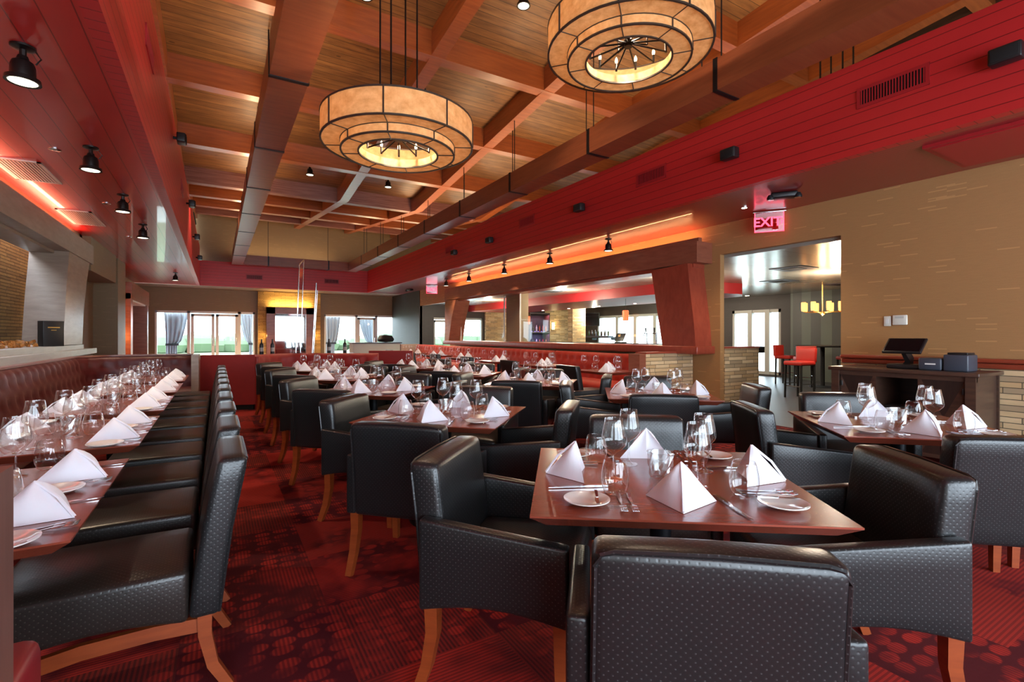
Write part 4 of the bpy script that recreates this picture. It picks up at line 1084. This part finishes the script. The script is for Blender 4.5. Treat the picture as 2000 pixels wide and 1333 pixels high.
MB().rbox((1.1,.06,.62),.015).obj('housing',M['black'],t); MB().box((-.52,-.034,-.28),(.52,-.031,.28)).obj('screen',M['screen'],t); MB().tube([(0,.03,0),(0,.4,.05)],.03,8).obj('mount',M['black_metal'],t)
# back-bar niche with two lit shelves of bottles
b=thing('back_bar_shelf','dark back-bar shelving lit violet behind the bar','shelving',(0,0,0))
MB().box((12.0,18.86,0),(13.1,18.9,ZB-.05)).obj('back',M['dark'],b)
MB().box((12.0,18.45,0),(12.04,18.86,2.3)).box((13.06,18.45,0),(13.1,18.86,2.3)).obj('side_panel',M['dark_wood'],b)
for z in (.78,1.42,2.28): MB().box((12.0,18.45,z),(13.1,18.86,z+.06)).obj('shelf',M['dark_wood'],b)
for z in (.842,1.482): MB().box((12.05,18.8,z),(13.05,18.83,z+.01)).obj('light_strip',M['shelf_glow'],b)
light('AREA','shelf_lamp',(12.55,18.55,1.38),12,(.5,.35,1),.9,(0,0,0),.1); light('AREA','shelf_lamp',(12.55,18.55,2.24),12,(1,.35,.6),.9,(0,0,0),.1)
bcols=[lin(40,24,20),lin(150,60,30),lin(180,190,210),lin(60,80,50),lin(190,120,60),lin(120,30,34)]
bm=[plain('bottle_glass_%d'%i,c,.08,coat=.5) for i,c in enumerate(bcols)]
bme=[]
for i in range(6):
    h=.26+.02*(i%3); mb=MB().lathe([(0,0),(.036,0),(.038,.01),(.038,h*.6),(.03,h*.7),(.013,h*.78),(.012,h),(0,h)],10); bme.append(mb.mesh('liquor_bottle',bm[i]))
for rn,z,n in (('upper',1.481,11),('lower',.841,11)):
    for k in range(n):
        o=put('liquor_bottle',bme[(k*5+len(rn)+k//3)%6]); o.location=(12.1+k*.088,18.6+(k%2)*.1,z)
        tag(o,'liquor bottle on the %s violet back-bar shelf, number %d from the stone'%(rn,k+1),'bottle','bottles on the violet shelves')
s=thing('wall_shelf','grey floating shelf with bottles under the television','shelf',(0,0,0))
MB().obox((14.75,17.0,1.25),(.3,1.6,.08)).obj('board',M['pos_grey'],s); MB().box((14.88,16.3,1.1),(XB-.01,16.34,1.25)).box((14.88,17.6,1.1),(XB-.01,17.64,1.25)).obj('bracket',M['black_metal'],s)
MB().box((14.88,16.25,1.19),(XB-.01,17.75,1.22)).obj('wall_rail',M['black_metal'],s)
for k in range(13):
    o=put('shelf_bottle',bme[0 if k%3 else 3]); o.location=(14.75+(k%2)*.08-.04,16.3+k*.11,1.291); tag(o,'dark bottle on the floating shelf under the television, number %d from the windows'%(k+1),'bottle','bottles under the television')
def make_sconce():
    r=root('wall_sconce','sconce'); MB().box((-.07,-.02,-.2),(.07,0,.2)).obj('backplate',M['bronze'],r); MB().rbox((.13,.06,.34),.01,(0,-.05,0)).obj('shade',M['sconce'],r); return r
SCN=Kind(make_sconce)
SCN((11.45,YB-.121,1.75),0,'glowing rectangular sconce on the bar stone beside the violet shelves','bar sconces')
SCN((13.55,YB-.121,1.75),0,'glowing rectangular sconce on the bar stone by the television','bar sconces')
light('POINT','sconce_lamp',(11.45,YB-.25,1.8),10,(1,.7,.35),.08); light('POINT','sconce_lamp',(13.55,YB-.25,1.8),10,(1,.7,.35),.08)
def make_pendant():
    r=root('pendant_lamp','pendant lamp'); MB().lathe([(.07,-.14),(.085,-.12),(.085,.12),(.07,.14),(0,.14)],14).obj('lamp_shade',M['pend'],r)
    MB().tube([(0,0,.14),(0,0,ZB-1.86)],.006,5).obj('cord',M['black'],r); return r
PN=Kind(make_pendant)
PN((9.6,9.95,1.86),0,'red glass cylinder pendant over the bar before the bright windows','red pendants')
PN((9.6,14.9,1.86),0,'red glass cylinder pendant over the far end of the bar','red pendants')
for k,y in enumerate((9.6,11.3,13.0,14.7,16.4)):
    s=MB().lathe([(.04,0),(.045,-.006),(0,-.008)],14,(11.3,y,2.319)).obj('bulkhead_downlight',M['led']); tag(s,'tiny downlight in the red bar bulkhead, %s from the doorway'%ORD[k],'downlight','bulkhead downlights')
for k,(x,y) in enumerate(((9.6,9.2),(11.2,8.5))):
    s=MB().lathe([(.04,0),(.045,-.006),(0,-.008)],14,(x+.3,y-.9,2.319)).obj('bulkhead_downlight',M['led']); tag(s,'tiny downlight under the rounded bulkhead end, %s one'%['inner','outer'][k],'downlight','bulkhead downlights')
for k,(x,y) in enumerate(((9.3,5.2),(11.2,6.6),(13.2,6.2),(8.2,11.5),(8.0,14.0))):
    v=MB().box((x-.3,y-.3,ZB-.012),(x+.3,y+.3,ZB-.001)).obj('ceiling_diffuser',M['pos_grey']); tag(v,'square dark diffuser in the glossy bar ceiling, %s'%['just inside the doorway','beside the red bulkhead','before the bar chandelier','above the bar opening','at the far bar ceiling'][k],'vent','ceiling diffusers')
    MB().box((x-.16,y-.16,ZB-.018),(x+.16,y+.16,ZB-.012)).obj('centre_plate',M['dark'],v)
c=thing('bar_chandelier','brass bar chandelier with glowing amber tubes before the striped wall','chandelier',(12.9,6.5,2.0))
MB().tube([(0,0,-.15),(0,0,ZB-2.0)],.015,6).lathe([(0,-.2),(.06,-.15),(.06,-.1),(0,-.08)],12).obj('stem',M['gold'],c)
for i in range(8):
    a=2*PI*i/8; x,y=.42*math.cos(a),.42*math.sin(a)
    am=MB().tube([(0,0,-.12),(x,y,-.1)],.01,5).obj('arm',M['gold'],c); MB().lathe([(.05,-.08),(.055,0),(.055,.12),(.05,.14)],12,(x,y,0)).obj('tube_shade',M['amber'],am)
light('POINT','bar_chandelier_lamp',(12.9,6.5,1.75),14,(1,.6,.25),.05)
def make_stool():
    r=root('bar_stool','bar stool')
    MB().rbox((.44,.42,.09),.03,(0,0,.73)).obj('seat',M['stool_red'],r); MB().rbox((.44,.07,.3),.02,(0,-.2,.9),(3,2,3),lambda p: Vector((p.x,p.y-.05*(p.z-.75),p.z))).obj('backrest',M['stool_red'],r)
    for x in (-.18,.18):
        for y in (-.18,.18): leg('leg',[(x,y,.7),(x*1.05,y*1.05,.0)],.036,.028,r,'dark')
    MB().tube([(-.18,.18,.25),(.18,.18,.25)],.01,6).tube([(-.18,-.18,.3),(-.18,.18,.3)],.01,6).tube([(.18,-.18,.3),(.18,.18,.3)],.01,6).obj('footrest',M['steel'],r)
    return r
ST=Kind(make_stool)
for x,y,a,d in ((12.55,6.75,.3,'seen from behind at the high round table'),(13.15,7.55,-1.9,'farther side of the high round table'),(13.0,5.75,.2,'half hidden by the doorway edge'),(10.5,5.75,2.6,'beside the low stone wall inside the bar'),(13.9,6.35,2.4,'against the striped wall')):
    ST((x,y,0),a-1.2,'red bar stool, %s'%d,'red bar stools')
t=thing('high_table','dark round high table before the striped wall','table',(13.2,6.65,0))
MB().lathe([(0,1.06),(.62,1.06),(.63,1.04),(.6,1.02),(0,1.02)],28).obj('tabletop',M['dark'],t); MB().lathe([(.05,.03),(.05,1.02)],12).obj('column',M['dark'],t); MB().lathe([(0,.04),(.3,.015),(.31,0),(0,0)],20).obj('base',M['dark'],t)

# ------------------------------------------------------------------ lamps at the fixtures, and added fill lights
for y in (4.19,6.1,7.95,9.92): light('SPOT','spot_and_fill_lamp',(-1.04,y,ZS-.24),45,(1,.8,.55),.05,(0,0,0),spot=100)
for y in (6.95,8.84,10.89,12.95,14.55): light('SPOT','spot_and_fill_lamp',(6.27,y,ZS-.24),45,(1,.78,.5),.05,(0,0,0),spot=100)
for x,y in ((-1.04,17.1),(6.2,16.4),(0,20.2),(2.2,20.2),(4.6,20.2)): light('SPOT','spot_and_fill_lamp',(x,y,ZS-.24),170,(1,.8,.55),.05,(0,0,0),spot=120)  # only the first has a fixture; the rest are added far-end fill
for x,y,d in ceil_spots: light('SPOT','spot_and_fill_lamp',(x,y,zc(y)+BD-.24),110,(1,.8,.55),.06,(0,0,0),spot=95)
light('AREA','cove_lamp',(6.8,10.4,2.88),45,(1,.5,.22),.06,(PI,0,0),9.8)
light('AREA','cove_lamp',(XL+.05,5.0,2.96),45,(1,.3,.18),.06,(PI,0,0),12)
light('AREA','pier_lamp',(2.6,YF-.4,2.5),20,(1,.7,.25),1.6,(PI-.4,0,0),.06)
light('AREA','pier_lamp',(1.72,YF-.4,1.3),16,(1,.62,.2),.06,(0,PI/2,0),2.2)
light('AREA','pier_lamp',(3.5,YF-.4,1.3),16,(1,.62,.2),.06,(0,-PI/2,0),2.2)
light('AREA','jamb_lamp',(-2.3,16.3,1.3),14,(1,.5,.15),.1,(0,-PI/2,0),2.2)
for x,y in ((8.2,7),(8.2,11),(8.3,15.5),(12.5,11),(12.8,15),(10.5,5)): light('POINT','bar_fill',(x,y,2.2),100,(1,.85,.65),.05)  # added point lights without fixtures, brightening the bar room
# daylight at the windows (portals only steer the sky's light; they add none)
for x0,x1 in ((-2.0,.6),(.9,3.6),(3.9,6.7)):
    l=light('AREA','window_portal',((x0+x1)/2,YN-.05,1.6),1,(1,1,1),x1-x0,(-PI/2,0,0),2.7); l.data.cycles.is_portal=True
# uplights lying along the tops of the hung beams and of the soffit
light('AREA','beam_uplight',(.6,8.5,ZH+.36),125,(1,.72,.42),.12,(PI,0,0),23)
light('AREA','beam_uplight',(4.63,8.5,ZH+.36),125,(1,.72,.42),.12,(PI,0,0),23)
light('AREA','soffit_uplight',(6.3,8.5,ZT+.03),130,(1,.74,.45),.12,(PI,0,0),23)
light('AREA','soffit_uplight',(2.3,YS-.3,ZH+.36),15,(1,.72,.42),3.4,(PI,0,0),.12)
bpy.context.view_layer.update()
